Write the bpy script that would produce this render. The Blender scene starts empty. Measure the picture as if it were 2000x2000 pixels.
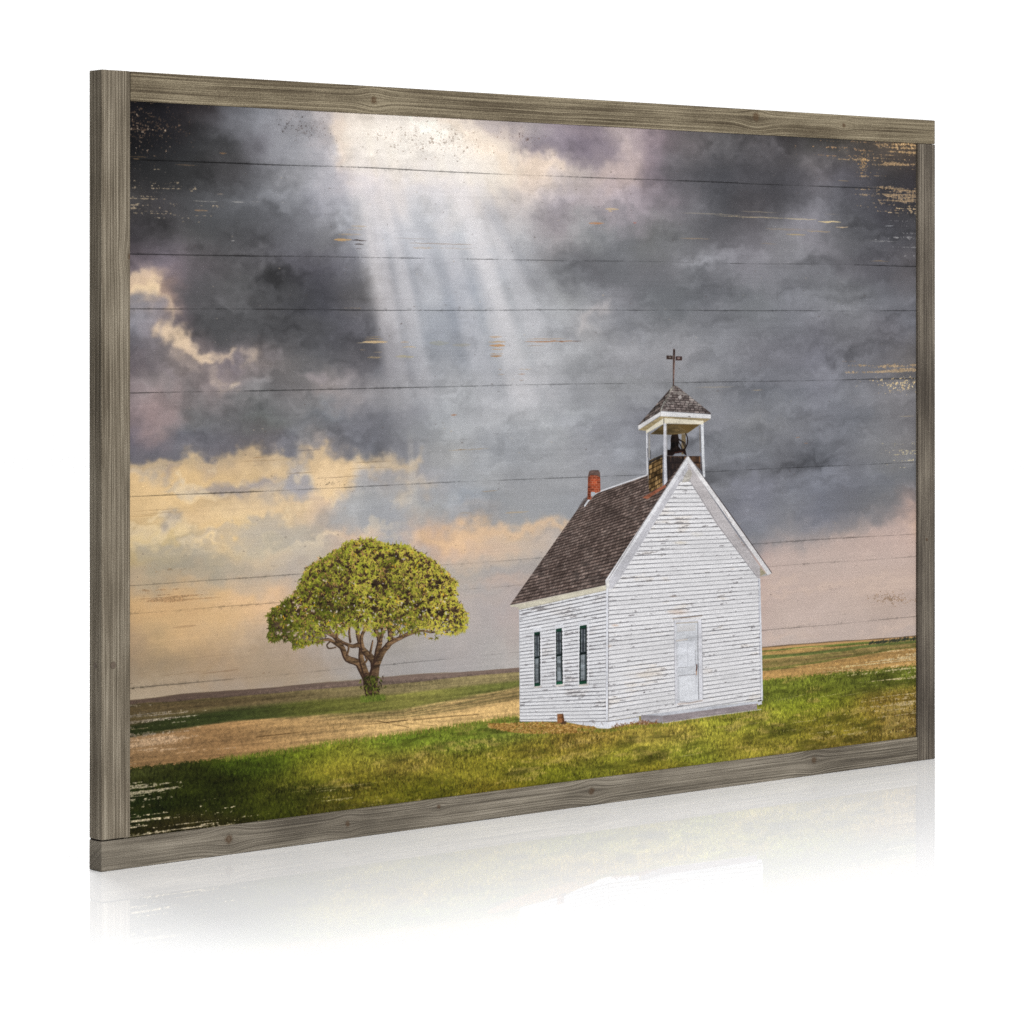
import bpy, bmesh, math, random
import numpy as np
from mathutils import Vector

scene = bpy.context.scene
R = math.radians

# ------------------------------------------------------------------ camera
FPX = 6084.0                  # focal length in pixels of a 2000 px wide picture
CAM_H = 0.42068               # lens height above the floor, metres
cam_data = bpy.data.cameras.new("camera")
cam_data.sensor_width = 36.0
cam_data.lens = FPX / 2000.0 * 36.0
cam_data.shift_y = -(1000.0 - 622.0) / 2000.0
cam_data.clip_start = 0.05
cam_data.clip_end = 200.0
cam = bpy.data.objects.new("camera", cam_data)
scene.collection.objects.link(cam)
cam.location = (0, 0, CAM_H)
cam.rotation_euler = (R(90), 0, 0)
scene.camera = cam

# ------------------------------------------------------------------ studio light
world = bpy.data.worlds.new("World")
scene.world = world
world.use_nodes = True
bg = world.node_tree.nodes["Background"]
bg.inputs[0].default_value = (1, 1, 1, 1)
bg.inputs[1].default_value = 0.18

scene.view_settings.view_transform = 'Standard'
scene.view_settings.look = 'None'
scene.view_settings.exposure = 0.0
scene.view_settings.gamma = 1.0
scene.view_settings.use_curve_mapping = False
scene.cycles.max_bounces = 8
scene.cycles.use_denoising = False


def area(name, loc, target, size, power):
    d = bpy.data.lights.new(name, 'AREA')
    d.shape = 'DISK'
    d.size = size
    d.energy = power
    d.color = (1, 1, 1)
    o = bpy.data.objects.new(name, d)
    scene.collection.objects.link(o)
    o.location = loc
    o.rotation_euler = (Vector(target) - Vector(loc)).to_track_quat('-Z', 'Y').to_euler()
    return o


area("key_softbox", (2.35, -0.3, 1.35), (0.10, 2.65, 0.28), 1.6, 114.0)
area("top_softbox", (0.1, 1.7, 3.4), (0.1, 1.9, 0.0), 2.4, 92.0)
area("rear_floor_fill", (-1.0, 4.5, 2.2), (-0.55, 2.7, 0.0), 1.2, 64.0)  # added fill lamp, lifts the shadowed floor left of the frame
for bx_ in (-8.0, -2.7, 2.7, 8.0):
    area("backdrop_fill", (bx_, 5.6, 4.6), (bx_ * .8, 9.6, 1.4), 2.4, 152.0)  # added lamps, only there to bring the backdrop up to white

# ------------------------------------------------------------------ frame geometry (metres)
FW, FH, FT = 0.94076, 0.6100, 0.0171          # outer width, height, thickness
OX, OY = -0.31192, 2.36656                    # front lower corner nearest the camera
UX, UY = 0.76146, 0.64821                     # direction of the frame's width on the floor
ST_A, ST_B, RT, RB = 0.0262, 0.0245, 0.0228, 0.0229   # near stile, far stile, top rail, bottom rail
RECESS = 0.0025
S0, S1 = ST_A, FW - ST_B                      # print extents along the width
Z0, Z1 = RB, FH - RT                          # print extents in height
INK = 0.65                                    # brightest reflectance of the printed ink

# ------------------------------------------------------------------ the print, painted in numpy
# Feature coordinates below were measured on the picture plane in "sheet units" (2000 to a
# picture width) and are rectified to flat print coordinates, so the print is an ordinary flat sheet.
TW, TH = 2280, 1440
rng = np.random.default_rng(7)


def rect(x, y):
    """sheet units -> print pixel (col, row)"""
    q = (np.asarray(x, float) - 1000.0) / FPX
    s = (q * OY - OX) / (UX - q * UY)
    d = OY + s * UY
    z = CAM_H - (np.asarray(y, float) - 622.0) / FPX * d
    return (s - S0) / (S1 - S0) * TW, (Z1 - z) / (Z1 - Z0) * TH


_c, _r = np.meshgrid((np.arange(TW) + .5) / TW, (np.arange(TH) + .5) / TH)
_s = S0 + _c * (S1 - S0)
_d = OY + _s * UY
PX = (1000.0 + FPX * (OX + _s * UX) / _d).astype(np.float32)
PY = (622.0 + FPX * (CAM_H - (Z1 - _r * (Z1 - Z0))) / _d).astype(np.float32)
del _c, _r, _s, _d


def noise(h, w, ly, lx, beta=2.0, seed=0):
    """gaussian 1/f noise, correlation about ly, lx pixels, unit deviation"""
    g = np.random.default_rng(seed)
    fy = np.fft.fftfreq(h)[:, None]
    fx = np.fft.rfftfreq(w)[None, :]
    k = (fx * lx * 6.283) ** 2 + (fy * ly * 6.283) ** 2 + 1.0
    sp = np.fft.rfft2(g.standard_normal((h, w))) * k ** (-beta / 2)
    sp[0, 0] = 0
    n = np.fft.irfft2(sp, (h, w))
    return (n / n.std()).astype(np.float32)


def sstep(a, b, x):
    t = np.clip((x - a) / (b - a), 0, 1)
    return t * t * (3 - 2 * t)


def rgb(*c):
    return np.array(c, np.float32) / 255.0


def box_blur(a, r):
    for ax in (0, 1):
        for _ in range(3):
            n = 2 * r + 1
            p = np.concatenate([np.repeat(np.take(a, [0], ax), r + 1, ax), a,
                                np.repeat(np.take(a, [-1], ax), r, ax)], ax)
            c = np.cumsum(p, ax, dtype=np.float64)
            hi = np.take(c, range(n, n + a.shape[ax]), ax)
            lo = np.take(c, range(0, a.shape[ax]), ax)
            a = ((hi - lo) / n).astype(np.float32)
    return a


def coverage(cols, rows, h, w, sub=4):
    """antialiased polygon coverage -> (row slice, col slice, alpha)"""
    cols, rows = np.asarray(cols, float), np.asarray(rows, float)
    r0, r1 = max(0, int(np.floor(rows.min()))), min(h, int(np.ceil(rows.max())) + 1)
    c0, c1 = max(0, int(np.floor(cols.min())) - 1), min(w, int(np.ceil(cols.max())) + 2)
    if r1 <= r0 or c1 <= c0:
        return None
    a = np.zeros((r1 - r0, c1 - c0), np.float32)
    xa, ya = cols, rows
    xb, yb = np.roll(cols, -1), np.roll(rows, -1)
    n = c1 - c0
    ed = np.arange(n + 1)
    for r in range(r0, r1):
        for k in range(sub):
            y = r + (k + .5) / sub
            m = (ya <= y) != (yb <= y)
            if not m.any():
                continue
            xs = np.sort(xa[m] + (y - ya[m]) / (yb[m] - ya[m]) * (xb[m] - xa[m])) - c0
            for j in range(0, len(xs) - 1, 2):
                p, q = max(0, xs[j]), min(n, xs[j + 1])
                if q <= p:
                    continue
                i0, i1 = int(p), min(n - 1, int(q))
                if i0 == i1:
                    a[r - r0, i0] += (q - p) / sub
                else:
                    a[r - r0, i0] += (i0 + 1 - p) / sub
                    a[r - r0, i0 + 1:i1] += 1.0 / sub
                    a[r - r0, i1] += (q - i1) / sub
    return slice(r0, r1), slice(c0, c1), np.clip(a, 0, 1)


IMG = np.zeros((TH, TW, 3), np.float32)
CHURCH = np.zeros((TH, TW), np.float32)
TREE = np.zeros((TH, TW), np.float32)


def fill(pts, color, alpha=1.0, mask=None, hit=None):
    """fill a polygon of sheet units; color is a triple or a function (X, Y, slices) -> rgb"""
    p = np.array(pts, float)
    c, r = rect(p[:, 0], p[:, 1])
    cv = coverage(c, r, TH, TW)
    if cv is None:
        return
    rs, cs, a = cv
    if hit is not None:
        hit[rs, cs] = np.maximum(hit[rs, cs], a)
    a = a * alpha
    if mask is not None:
        a = a * mask[rs, cs]
    col = color(PX[rs, cs], PY[rs, cs], (rs, cs)) if callable(color) else color
    IMG[rs, cs] += (col - IMG[rs, cs]) * a[..., None]


def stroke(pts, w, color, alpha=1.0, hit=None, soft=.8, jag=None):
    """tapered polyline; w is one width or one per point, in sheet units"""
    p = np.array(pts, float)
    c, r = rect(p[:, 0], p[:, 1])
    w = np.broadcast_to(np.asarray(w, float), (len(p),)) * 1.12
    m = w.max() + 3
    r0, r1 = max(0, int(r.min() - m)), min(TH, int(r.max() + m) + 1)
    c0, c1 = max(0, int(c.min() - m)), min(TW, int(c.max() + m) + 1)
    if r1 <= r0 or c1 <= c0:
        return
    yy, xx = np.mgrid[r0:r1, c0:c1].astype(np.float32) + .5
    a = np.zeros(xx.shape, np.float32)
    for i in range(len(p) - 1):
        dx, dy = c[i + 1] - c[i], r[i + 1] - r[i]
        L = dx * dx + dy * dy + 1e-6
        t = np.clip(((xx - c[i]) * dx + (yy - r[i]) * dy) / L, 0, 1)
        dist = np.hypot(xx - c[i] - t * dx, yy - r[i] - t * dy)
        hw = (w[i] + (w[i + 1] - w[i]) * t) * .5
        a = np.maximum(a, np.clip((hw - dist) / soft + .5, 0, 1) * np.clip(hw * 2.0, 0, 1))
    sl = (slice(r0, r1), slice(c0, c1))
    if jag is not None:
        a = a * jag[sl]
    if hit is not None:
        hit[sl] = np.maximum(hit[sl], a)
    col = color(PX[sl], PY[sl], sl) if callable(color) else color
    IMG[sl] += (col - IMG[sl]) * (a * alpha)[..., None]


# ---- sky: colours every 64 x 60 sheet units; top row includes some shade from the rail
SKY = """
141316 1c1b1e 302d2f 5f5f64 87888e 969498 cdc3c0 ebded4 e1dee1 e4dcda ded0c8 beb4b4 b2a8a8 a89aa0 95888d b4a5a5 8c7f84 645f61 585658 555254 464344 42403f 46423e 4b443e 50463c
161618 212123 303032 434345 75747a 96969b b9b4b6 f7ecde f5ece4 f2ebe4 faecda e8d2be a59b9d 988e96 7d737d b4a5a5 877a80 645f61 585658 555254 464344 42403f 46423e 4b443e 50463c
282728 2a2a2b 373738 484749 646468 828286 adabb0 d7cdcd e1d7d2 e1d8d6 e1d7d2 e6d7c6 dccabc cdbeb4 b4a8a5 beaca8 80767c 58565a 444448 4b4a4e 48474b 5f5c60 525055 3c3a3c 373437
3e3c3c 424042 464648 4e4f52 5c5d61 76777c 9393 9a b9b8bc d7d0ce c8c6c8 ded6d2 c3bcba c8beba aca4a8 aaa0a2 a59ba0 8c848a 5f5d61 4f4f53 484649 504f53 706f75 55555a 3e3d42 3e3c3e
3c393c 444244 4a494a 4e4e50 505053 646469 77777b 9b9ca2 bebec3 b9bac0 bebfc3 bebbbc a6a4a6 918c8e 878789 78787c 707071 646467 5f5e62 6e6c71 767579 807e84 5f5f63 4e4e53 4b4a4e
6e6469 736970 5c565a 525052 4e4d50 4d4c51 4e4d53 737379 a0a1a7 a5a6ad 9ea0a7 afb0b5 919195 7d7d80 646468 66676b 69696d 707074 75757a 807f85 7a7a7f 707075 646368 555459 5c595c
8c8482 967f74 5f595c 505050 4c4c4d 464648 3f3f44 5f5d5e 96969b a0a2a8 9196a0 b2b4b9 9b9ca0 969799 8a8b8f 77777c 6a6c70 686a6e 6a6b70 737579 76777d 7a7b80 747579 6e6f75 6e6e74
78767c 8a8082 645c5f 4c4c4c 4a4a4c 48484c 47474c 58575c 828287 9699a0 8c919b a5a7ac a8a9ad a0a1a5 a3a2a4 87888d 808185 7d7e82 76777c 74757a 707177 707076 727277 706f75 69696f
696266 70696a 7d7270 746c70 78706f 706d6d 676668 5f5d61 707076 8c8e94 878a91 96989e a2a3a6 9b9c9f 8c8d90 8c8c90 8e8e92 8a8a8e 828388 7a7a80 73737a 707078 707076 6e6d72 706c6c
706668 877d7d 706969 827878 7a7778 737071 8c8584 8e8a8c 808084 919195 9b9c9f 9b9ca0 acabae 96979b 919296 919295 8c8d91 8a8b8f 828388 76787f 73757c 73747c 727379 737276 706e70
706568 8a7a7a 626061 737173 6c6e6d 78787a 77797e 707076 6c6d72 87898d 96989b a0a1a4 a2a3a6 949699 8c8e92 828389 7a7b82 808186 808187 808185 7e7f84 787980 73757c 76767a 737174
5f5a62 625f64 626063 7a7375 877d7a 7d7e84 968a82 787980 76767b 8a8a8c 9c9c9c 919397 8f9195 96979a 8e8f94 84868c 7d7f85 7a7c83 7a7c82 787a80 727379 6e7077 707177 747477 747273
bea078 d4b487 e1be8c c3a98a b4a696 aaa5a5 dabb98 aaa5a0 a5a09b 9c9a9c 96989c 98999b 97989b 98999c 94959 9 8c8d92 828389 7d7e84 78797f 767780 707178 6c6e76 6c6d74 6e6f73 6e6d70
c8aa7d c8b087 debe91 e1c396 e4c69b e1c39b c3af9b b2afaa a0a0a2 a8a5a2 989a9e 96979a 9c9b9b 96979a 929398 8a8b90 84858a 7f8086 73747b 767780 78797f 767780 78777c 827d7e af968c
bea573 beaa82 c3ac87 e1be87 c3b496 b9afa0 b9ac9e beaa9b a5a2a2 c8aa96 d2b49b ccb49e c8b4a0 beb0a5 aaa5a0 a09b9a 96928f 8c8888 828084 807f84 918a8a 968e8d a5968f b9a298 c8a898
af9b80 a59882 a09684 aca08c b9a894 b4a698 c0ae98 b9aa9e afa8a2 afa6a0 b4aaa0 a8a3a0 a5a09e a39c98 a09898 a09898 a09898 a59898 ac988f b29891 b9a098 bea598 c3a89b c6aa9b c3a596
c3a073 c8a376 caa67a d7b284 e1ba91 c8ac91 b9a594 b2a59b aca4a0 aaa29c b2a8a2 afa6a3 b4a5a0 b0a29b ac9e98 aa9c96 aa9c96 ac9e96 b29e96 b9a098 bea69b c0a89d c0a89b b49b8c b29b8e
aa8f70 b99b73 c0a078 c3a580 b9a28a b6a08e af a094 a8a098 a59e96 aaa39e aca4a0 aca5a2 afa5a0 aca098 aca098 aca09a aea29a b2a29a b8a49c bea8a0 c0aca2 beaaa0 bca89e b9a59b b6a398
96826a 9e886c a28a6e a38c73 a38f78 a5927d a59687 a29b96 a09a96 a5a09e a8a2a0 aca7a4 b2aca8 b0a8a2 b0a8a2 b0a8a2 b2a8a2 b4a8a2 b6aaa4 baaca4 bcaea6 bcaea4 b8a8a0 b4a69c b09e92
a5947d a8967f a59480 a59482 a79686 a89a8a aca296 a8a098 a49e9a aaa6a4 aca8a6 b0acaa b4aeac b2aca8 b0aaa6 b0a8a4 b2a8a2 b4a8a2 b6aaa4 baaca4 bcaea6 bcaea4 b8a8a0 b4a69c b09e92
"""
rows_hex = []
for line in SKY.strip().split("\n"):
    s = line.replace(" ", "")
    rows_hex.append([[int(s[i * 6 + k:i * 6 + k + 2], 16) for k in (0, 2, 4)] for i in range(25)])
GRID = np.array(rows_hex, np.float32) / 255.0


def catmull(v):
    return np.stack([-.5 * v + v * v - .5 * v ** 3, 1 - 2.5 * v * v + 1.5 * v ** 3,
                     .5 * v + 2 * v * v - 1.5 * v ** 3, -.5 * v * v + .5 * v ** 3])


def sample_grid(G, gx, gy):
    gh, gw = G.shape[:2]
    ix, iy = np.floor(gx).astype(int), np.floor(gy).astype(int)
    wx, wy = catmull(gx - ix), catmull(gy - iy)
    out = np.zeros(gx.shape + (3,), np.float32)
    for j in range(4):
        for i in range(4):
            out += (wx[i] * wy[j])[..., None] * G[np.clip(iy + j - 1, 0, gh - 1), np.clip(ix + i - 1, 0, gw - 1)]
    return np.clip(out, 0, 1)


def paint_sky():
    hh, hw = TH // 2, TW // 2
    X, Y = PX[::2, ::2], PY[::2, ::2]
    sky = sample_grid(GRID, (X - 256) / 64.0, (Y - 220) / 60.0)

    def blob(pts, color, alpha, blur):
        p = np.array(pts, float)
        c, r = rect(p[:, 0], p[:, 1])
        cv = coverage(c / 2, r / 2, hh, hw, 2)
        if cv is None:
            return
        rs, cs, a = cv
        m = blur * 3 + 2
        r0, r1 = max(0, rs.start - m), min(hh, rs.stop + m)
        c0, c1 = max(0, cs.start - m), min(hw, cs.stop + m)
        big = np.zeros((r1 - r0, c1 - c0), np.float32)
        big[rs.start - r0:rs.stop - r0, cs.start - c0:cs.stop - c0] = a
        big = box_blur(big, blur) * alpha
        sky[r0:r1, c0:c1] += (rgb(*color) - sky[r0:r1, c0:c1]) * big[..., None]

    def rim(pts, w, color, alpha, blur):
        for (xa, ya), (xb, yb) in zip(pts[:-1], pts[1:]):
            L = math.hypot(xb - xa, yb - ya) + 1e-6
            nx, ny = -(yb - ya) / L * w / 2, (xb - xa) / L * w / 2
            blob([(xa + nx, ya + ny), (xb + nx, yb + ny), (xb - nx, yb - ny), (xa - nx, ya - ny)], color, alpha, blur)

    # broad masses with a firm side
    blob([(470, 600), (590, 560), (700, 540), (745, 560), (770, 640), (772, 700), (700, 725), (560, 690), (420, 640)], (68, 68, 73), .32, 14)
    blob([(395, 520), (470, 560), (540, 600), (560, 660), (440, 650), (390, 610), (372, 560)], (78, 77, 79), .7, 7)
    blob([(380, 600), (560, 610), (660, 640), (640, 672), (520, 674), (430, 668), (395, 640)], (73, 73, 75), .7, 6)
    # lit gaps at the near edge
    blob([(250, 535), (285, 522), (325, 535), (332, 560), (322, 582), (345, 600), (357, 612), (338, 606), (316, 594), (288, 588), (252, 578)], (222, 192, 160), .85, 4)
    blob([(258, 560), (300, 548), (325, 556), (320, 586), (290, 588), (262, 576)], (240, 212, 172), .8, 3)
    blob([(250, 588), (300, 592), (335, 604), (330, 640), (290, 660), (250, 650)], (140, 138, 146), .6, 6)
    rim([(330, 596), (346, 606), (354, 622), (352, 640)], 7, (222, 195, 165), .75, 2)
    blob([(314, 662), (334, 643), (344, 640), (356, 654), (384, 650), (397, 660), (390, 690), (372, 692), (356, 676), (336, 676)], (236, 208, 176), .95, 3)
    rim([(356, 688), (386, 690), (402, 706), (420, 698), (442, 694), (458, 684)], 10, (232, 204, 172), .85, 2)
    rim([(384, 694), (400, 708), (412, 702)], 8, (240, 212, 178), .8, 2)
    for sx, sy, sr in ((500, 706, 9), (443, 741, 6), (462, 740, 7), (464, 748, 5), (421, 720, 5), (450, 722, 4), (484, 772, 4), (610, 730, 16), (622, 742, 12), (655, 745, 11), (690, 735, 12)):
        blob([(sx - sr, sy), (sx, sy - sr * .8), (sx + sr, sy), (sx, sy + sr * .8)], (205, 185, 165) if sr < 10 else (158, 148, 150), .8, 2 if sr < 10 else 4)
    blob([(262, 830), (330, 822), (335, 850), (270, 862)], (146, 128, 126), .5, 6)
    for pts_, w_, c_, a_ in (([(350, 690), (372, 712), (392, 726)], 7, (196, 178, 166), .6), ([(420, 726), (446, 752), (455, 775)], 6, (206, 186, 166), .55), ([(470, 690), (486, 700), (512, 704)], 9, (212, 190, 170), .6),
                             ([(462, 735), (468, 752), (463, 766)], 7, (222, 202, 176), .65), ([(520, 690), (545, 700), (560, 690)], 10, (150, 142, 146), .6), ([(590, 720), (612, 715), (630, 735)], 12, (160, 150, 152), .6),
                             ([(300, 700), (330, 720), (350, 750)], 14, (132, 122, 126), .5), ([(270, 640), (300, 650), (310, 680)], 12, (140, 134, 140), .5), ([(640, 750), (670, 742), (690, 752)], 9, (166, 158, 158), .55),
                             ([(258, 545), (268, 532), (296, 526)], 6, (246, 218, 180), .6), ([(300, 540), (316, 552), (318, 576)], 7, (250, 222, 184), .6)):
        rim(pts_, w_, c_, a_, 2)
    for xa_, ya_, xb_, yb_, c_ in ((840, 1108, 980, 1096, (206, 182, 160)), (880, 1140, 1000, 1130, (204, 176, 156)), (860, 1172, 990, 1164, (192, 172, 160)), (270, 1130, 420, 1122, (206, 176, 136)),
                                   (300, 1178, 480, 1166, (222, 182, 132)), (380, 1150, 560, 1128, (214, 182, 146)), (300, 1216, 440, 1208, (208, 172, 124)), (440, 1190, 540, 1178, (226, 188, 146)), (890, 1052, 1000, 1036, (226, 194, 160))):
        rim([(xa_, ya_), (xb_, yb_)], 8, c_, .5, 3)
    # firm base of the dark band over the gold
    top = [(250, 907), (290, 900), (330, 895), (372, 898), (395, 906), (425, 898), (455, 884), (480, 874), (492, 876), (510, 888), (560, 893), (590, 900), (620, 888), (640, 880), (664, 890), (700, 897), (740, 900), (770, 897), (800, 900), (828, 893)]
    blob(top + [(820, 918), (760, 922), (700, 935), (640, 965), (560, 940), (480, 960), (380, 1000), (250, 1010)], (224, 190, 140), .75, 4)
    blob([(x, y - 3) for x, y in top[:12]] + [(590, 860), (480, 850), (250, 866)], (104, 102, 108), .75, 5)
    blob([(640, 868), (700, 884), (790, 890), (830, 870), (760, 830), (650, 830)], (112, 112, 118), .6, 6)
    rim(top[:8], 7, (240, 205, 150), .8, 2)
    rim(top[8:12], 7, (245, 208, 150), .85, 2)
    rim(top[12:16], 9, (238, 206, 158), .75, 2)
    rim(top[16:], 6, (224, 196, 160), .5, 3)
    for gx_, gy_, gr_ in ((655, 905, 14), (700, 915, 18), (735, 910, 12), (690, 930, 16), (770, 905, 14), (640, 960, 14), (800, 940, 12), (668, 965, 9), (548, 985, 16), (470, 1010, 14)):
        blob([(gx_ - gr_ * 1.6, gy_ + 2), (gx_ - gr_ * .4, gy_ - gr_ * .5), (gx_ + gr_ * 1.4, gy_), (gx_, gy_ + gr_ * .5)], (240, 210, 166), .6, 3)
    blob([(318, 912), (345, 900), (372, 902), (352, 914), (332, 918)], (150, 135, 128), .85, 3)
    blob([(396, 918), (425, 905), (440, 912), (410, 922)], (160, 145, 138), .6, 4)
    blob([(388, 955), (410, 944), (440, 946), (462, 936), (478, 946), (500, 932), (520, 934), (545, 948), (520, 956), (470, 962), (420, 966), (396, 964)], (158, 150, 150), .9, 3)
    rim([(394, 940), (420, 938), (448, 936), (462, 930)], 9, (243, 205, 145), .7, 3)
    rim([(466, 935), (482, 930), (505, 922)], 6, (240, 205, 150), .7, 2)
    blob([(565, 905), (590, 900), (610, 920), (612, 960), (600, 972), (572, 974), (556, 960), (560, 930)], (160, 158, 164), .85, 4)
    blob([(612, 930), (625, 905), (660, 900), (664, 925), (640, 960), (615, 965)], (234, 205, 165), .7, 4)
    blob([(668, 940), (700, 925), (750, 912), (800, 918), (850, 925), (840, 940), (760, 946), (700, 950)], (150, 148, 154), .55, 5)
    blob([(780, 930), (830, 935), (860, 942), (850, 955), (800, 948)], (212, 190, 160), .5, 4)
    blob([(650, 985), (690, 950), (790, 955), (800, 1010), (760, 1030), (670, 1035)], (158, 160, 165), .55, 8)
    blob([(786, 965), (800, 948), (812, 970), (806, 1000)], (205, 185, 160), .5, 4)
    # small clouds low in the gold
    blob([(314, 1038), (320, 1012), (334, 1000), (348, 997), (356, 1008), (364, 1000), (368, 1015), (380, 1026), (372, 1036), (345, 1032), (330, 1040)], (168, 155, 140), .95, 2)
    blob([(252, 1025), (280, 1020), (290, 1045), (256, 1056)], (172, 155, 132), .7, 4)
    blob([(262, 1074), (285, 1058), (310, 1060), (330, 1052), (352, 1066), (380, 1050), (398, 1044), (394, 1062), (380, 1080), (320, 1084), (268, 1082)], (172, 160, 138), .7, 3)
    rim([(258, 1062), (285, 1046), (315, 1042), (350, 1044), (378, 1036)], 8, (236, 200, 128), .7, 3)
    rim([(330, 1072), (342, 1060)], 5, (236, 200, 128), .7, 2)
    rim([(362, 1075), (400, 1066), (440, 1064), (462, 1056)], 12, (226, 190, 130), .6, 4)
    blob([(452, 1040), (500, 1028), (560, 1020), (610, 1030), (660, 1040), (640, 1065), (560, 1075), (470, 1080)], (184, 174, 158), .7, 6)
    rim([(500, 1090), (540, 1080), (562, 1078)], 7, (228, 192, 152), .7, 3)
    rim([(455, 1104), (500, 1098), (580, 1090)], 8, (206, 180, 150), .5, 3)
    # warm streaks right of the tree
    blob([(650, 1044), (720, 1036), (760, 1040), (755, 1052), (690, 1056), (648, 1054)], (222, 190, 160), .75, 3)
    blob([(800, 1062), (850, 1044), (930, 1030), (1000, 1018), (1070, 1010), (1110, 1006), (1100, 1030), (1020, 1042), (960, 1048), (900, 1064), (850, 1078), (810, 1076)], (228, 190, 150), .8, 4)
    rim([(840, 1066), (900, 1058), (918, 1046)], 10, (240, 200, 158), .7, 3)
    rim([(860, 1086), (900, 1082)], 8, (222, 186, 158), .6, 3)
    rim([(930, 1072), (980, 1068), (1036, 1062)], 6, (214, 180, 155), .6, 3)
    blob([(940, 1134), (1000, 1126), (1050, 1122), (1030, 1150), (960, 1150)], (205, 172, 150), .5, 5)
    blob([(870, 992), (930, 985), (1000, 990), (990, 996), (900, 998)], (182, 172, 166), .6, 3)
    # firm side of the pink low sky at the far end
    blob([(1490, 1092), (1505, 1082), (1530, 1076), (1600, 1062), (1680, 1052), (1740, 1030), (1765, 1012), (1800, 1000), (1800, 1100), (1490, 1150)], (188, 166, 157), .65, 6)
    blob([(1770, 1010), (1800, 995), (1800, 1050), (1775, 1046)], (216, 184, 160), .6, 6)
    # bright gap at the top
    blob([(652, 215), (690, 212), (800, 222), (900, 240), (990, 262), (1010, 300), (1030, 325), (1000, 355), (930, 360), (840, 345), (760, 350), (690, 335), (672, 300)], (243, 230, 215), .7, 5)
    blob([(690, 250), (790, 240), (870, 262), (960, 300), (990, 325), (900, 330), (780, 322), (700, 318)], (252, 243, 230), .7, 9)
    rim([(655, 225), (668, 260), (676, 300), (682, 330)], 18, (246, 220, 196), .5, 4)
    rim([(865, 238), (900, 262), (960, 290), (995, 330)], 20, (248, 222, 194), .5, 5)
    blob([(1010, 305), (1055, 305), (1095, 325), (1110, 338), (1060, 345), (1010, 345)], (236, 214, 192), .7, 4)
    blob([(1010, 285), (1050, 272), (1120, 266), (1190, 270), (1214, 292), (1205, 318), (1160, 308), (1100, 300), (1030, 303)], (128, 118, 128), .65, 6)
    blob([(1216, 275), (1232, 285), (1228, 298), (1214, 292)], (200, 182, 178), .7, 3)
    blob([(1180, 320), (1240, 322), (1230, 345), (1185, 345)], (196, 178, 174), .5, 5)
    blob([(1035, 430), (1080, 415), (1120, 425), (1115, 448), (1070, 456)], (128, 122, 126), .6, 6)
    blob([(1090, 520), (1150, 515), (1170, 540), (1130, 560), (1090, 545)], (92, 93, 97), .6, 7)
    blob([(1040, 520), (1060, 518), (1082, 560), (1068, 582), (1050, 566)], (118, 118, 123), .55, 6)
    # wisps
    rim([(1155, 640), (1160, 622), (1175, 606), (1186, 590)], 12, (196, 188, 186), .7, 4)
    rim([(1100, 640), (1120, 655), (1135, 665)], 26, (116, 116, 120), .55, 6)
    blob([(1545, 425), (1580, 400), (1610, 418), (1620, 440), (1560, 450)], (138, 136, 143), .6, 6)
    blob([(1555, 318), (1590, 314), (1640, 330), (1600, 342)], (118, 113, 113), .6, 6)
    blob([(1466, 500), (1490, 490), (1520, 500), (1500, 512)], (150, 148, 154), .6, 5)
    blob([(1400, 500), (1430, 488), (1440, 505), (1410, 510)], (138, 136, 142), .5, 5)
    for (xa, ya, xb, yb, wd, cc, al) in ((1180, 690, 1330, 670, 20, (152, 152, 156), .4), (1090, 700, 1240, 690, 18, (156, 156, 159), .4),
                                         (1200, 730, 1420, 712, 16, (118, 119, 125), .3), (1330, 590, 1480, 570, 20, (96, 98, 103), .4),
                                         (1300, 640, 1420, 600, 14, (134, 135, 140), .4), (1500, 745, 1620, 735, 14, (128, 128, 135), .5),
                                         (520, 792, 640, 786, 14, (140, 138, 140), .4), (450, 800, 600, 806, 18, (98, 98, 100), .4),
                                         (640, 845, 720, 840, 14, (98, 98, 104), .5), (720, 806, 840, 815, 26, (104, 104, 110), .4),
                                         (590, 800, 650, 796, 12, (150, 150, 150), .4), (400, 825, 470, 838, 18, (92, 92, 94), .5),
                                         (860, 785, 1000, 795, 20, (172, 173, 177), .4), (1000, 800, 1100, 805, 20, (168, 168, 172), .35),
                                         (1080, 830, 1200, 850, 24, (122, 123, 130), .3), (1250, 640, 1340, 632, 12, (140, 140, 144), .4),
                                         (1500, 812, 1700, 800, 24, (112, 114, 121), .4), (1450, 920, 1560, 905, 20, (130, 131, 137), .4),
                                         (1540, 960, 1760, 930, 22, (103, 105, 113), .4), (1450, 1000, 1600, 985, 14, (128, 128, 134), .35)):
        rim([(xa, ya), (xb, yb)], wd * .8, cc, min(.8, al * 1.4), 4)

    # ragged cloud edges: displace the whole sky
    n1 = noise(hh, hw, 10, 14, 2.6, 1)
    n2 = noise(hh, hw, 10, 14, 2.6, 2)
    f1 = noise(hh, hw, 4.5, 6.0, 2.3, 3)
    f2 = noise(hh, hw, 4.5, 6.0, 2.3, 4)
    e1 = noise(hh, hw, 1.6, 2.2, 2.2, 8)
    e2 = noise(hh, hw, 1.6, 2.2, 2.2, 9)
    yy, xx = np.mgrid[0:hh, 0:hw].astype(np.float32)
    calm = .35 + .65 * sstep(.30, .55, sky.mean(2))
    gx = np.clip(xx + 5.5 * n1 + 3.6 * f1 * calm + 1.1 * e1, 0, hw - 1.001)
    gy = np.clip(yy + 3.5 * n2 + 2.8 * f2 * calm + .9 * e2, 0, hh - 1.001)
    ix, iy = gx.astype(int), gy.astype(int)
    tx, ty = (gx - ix)[..., None], (gy - iy)[..., None]
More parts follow.
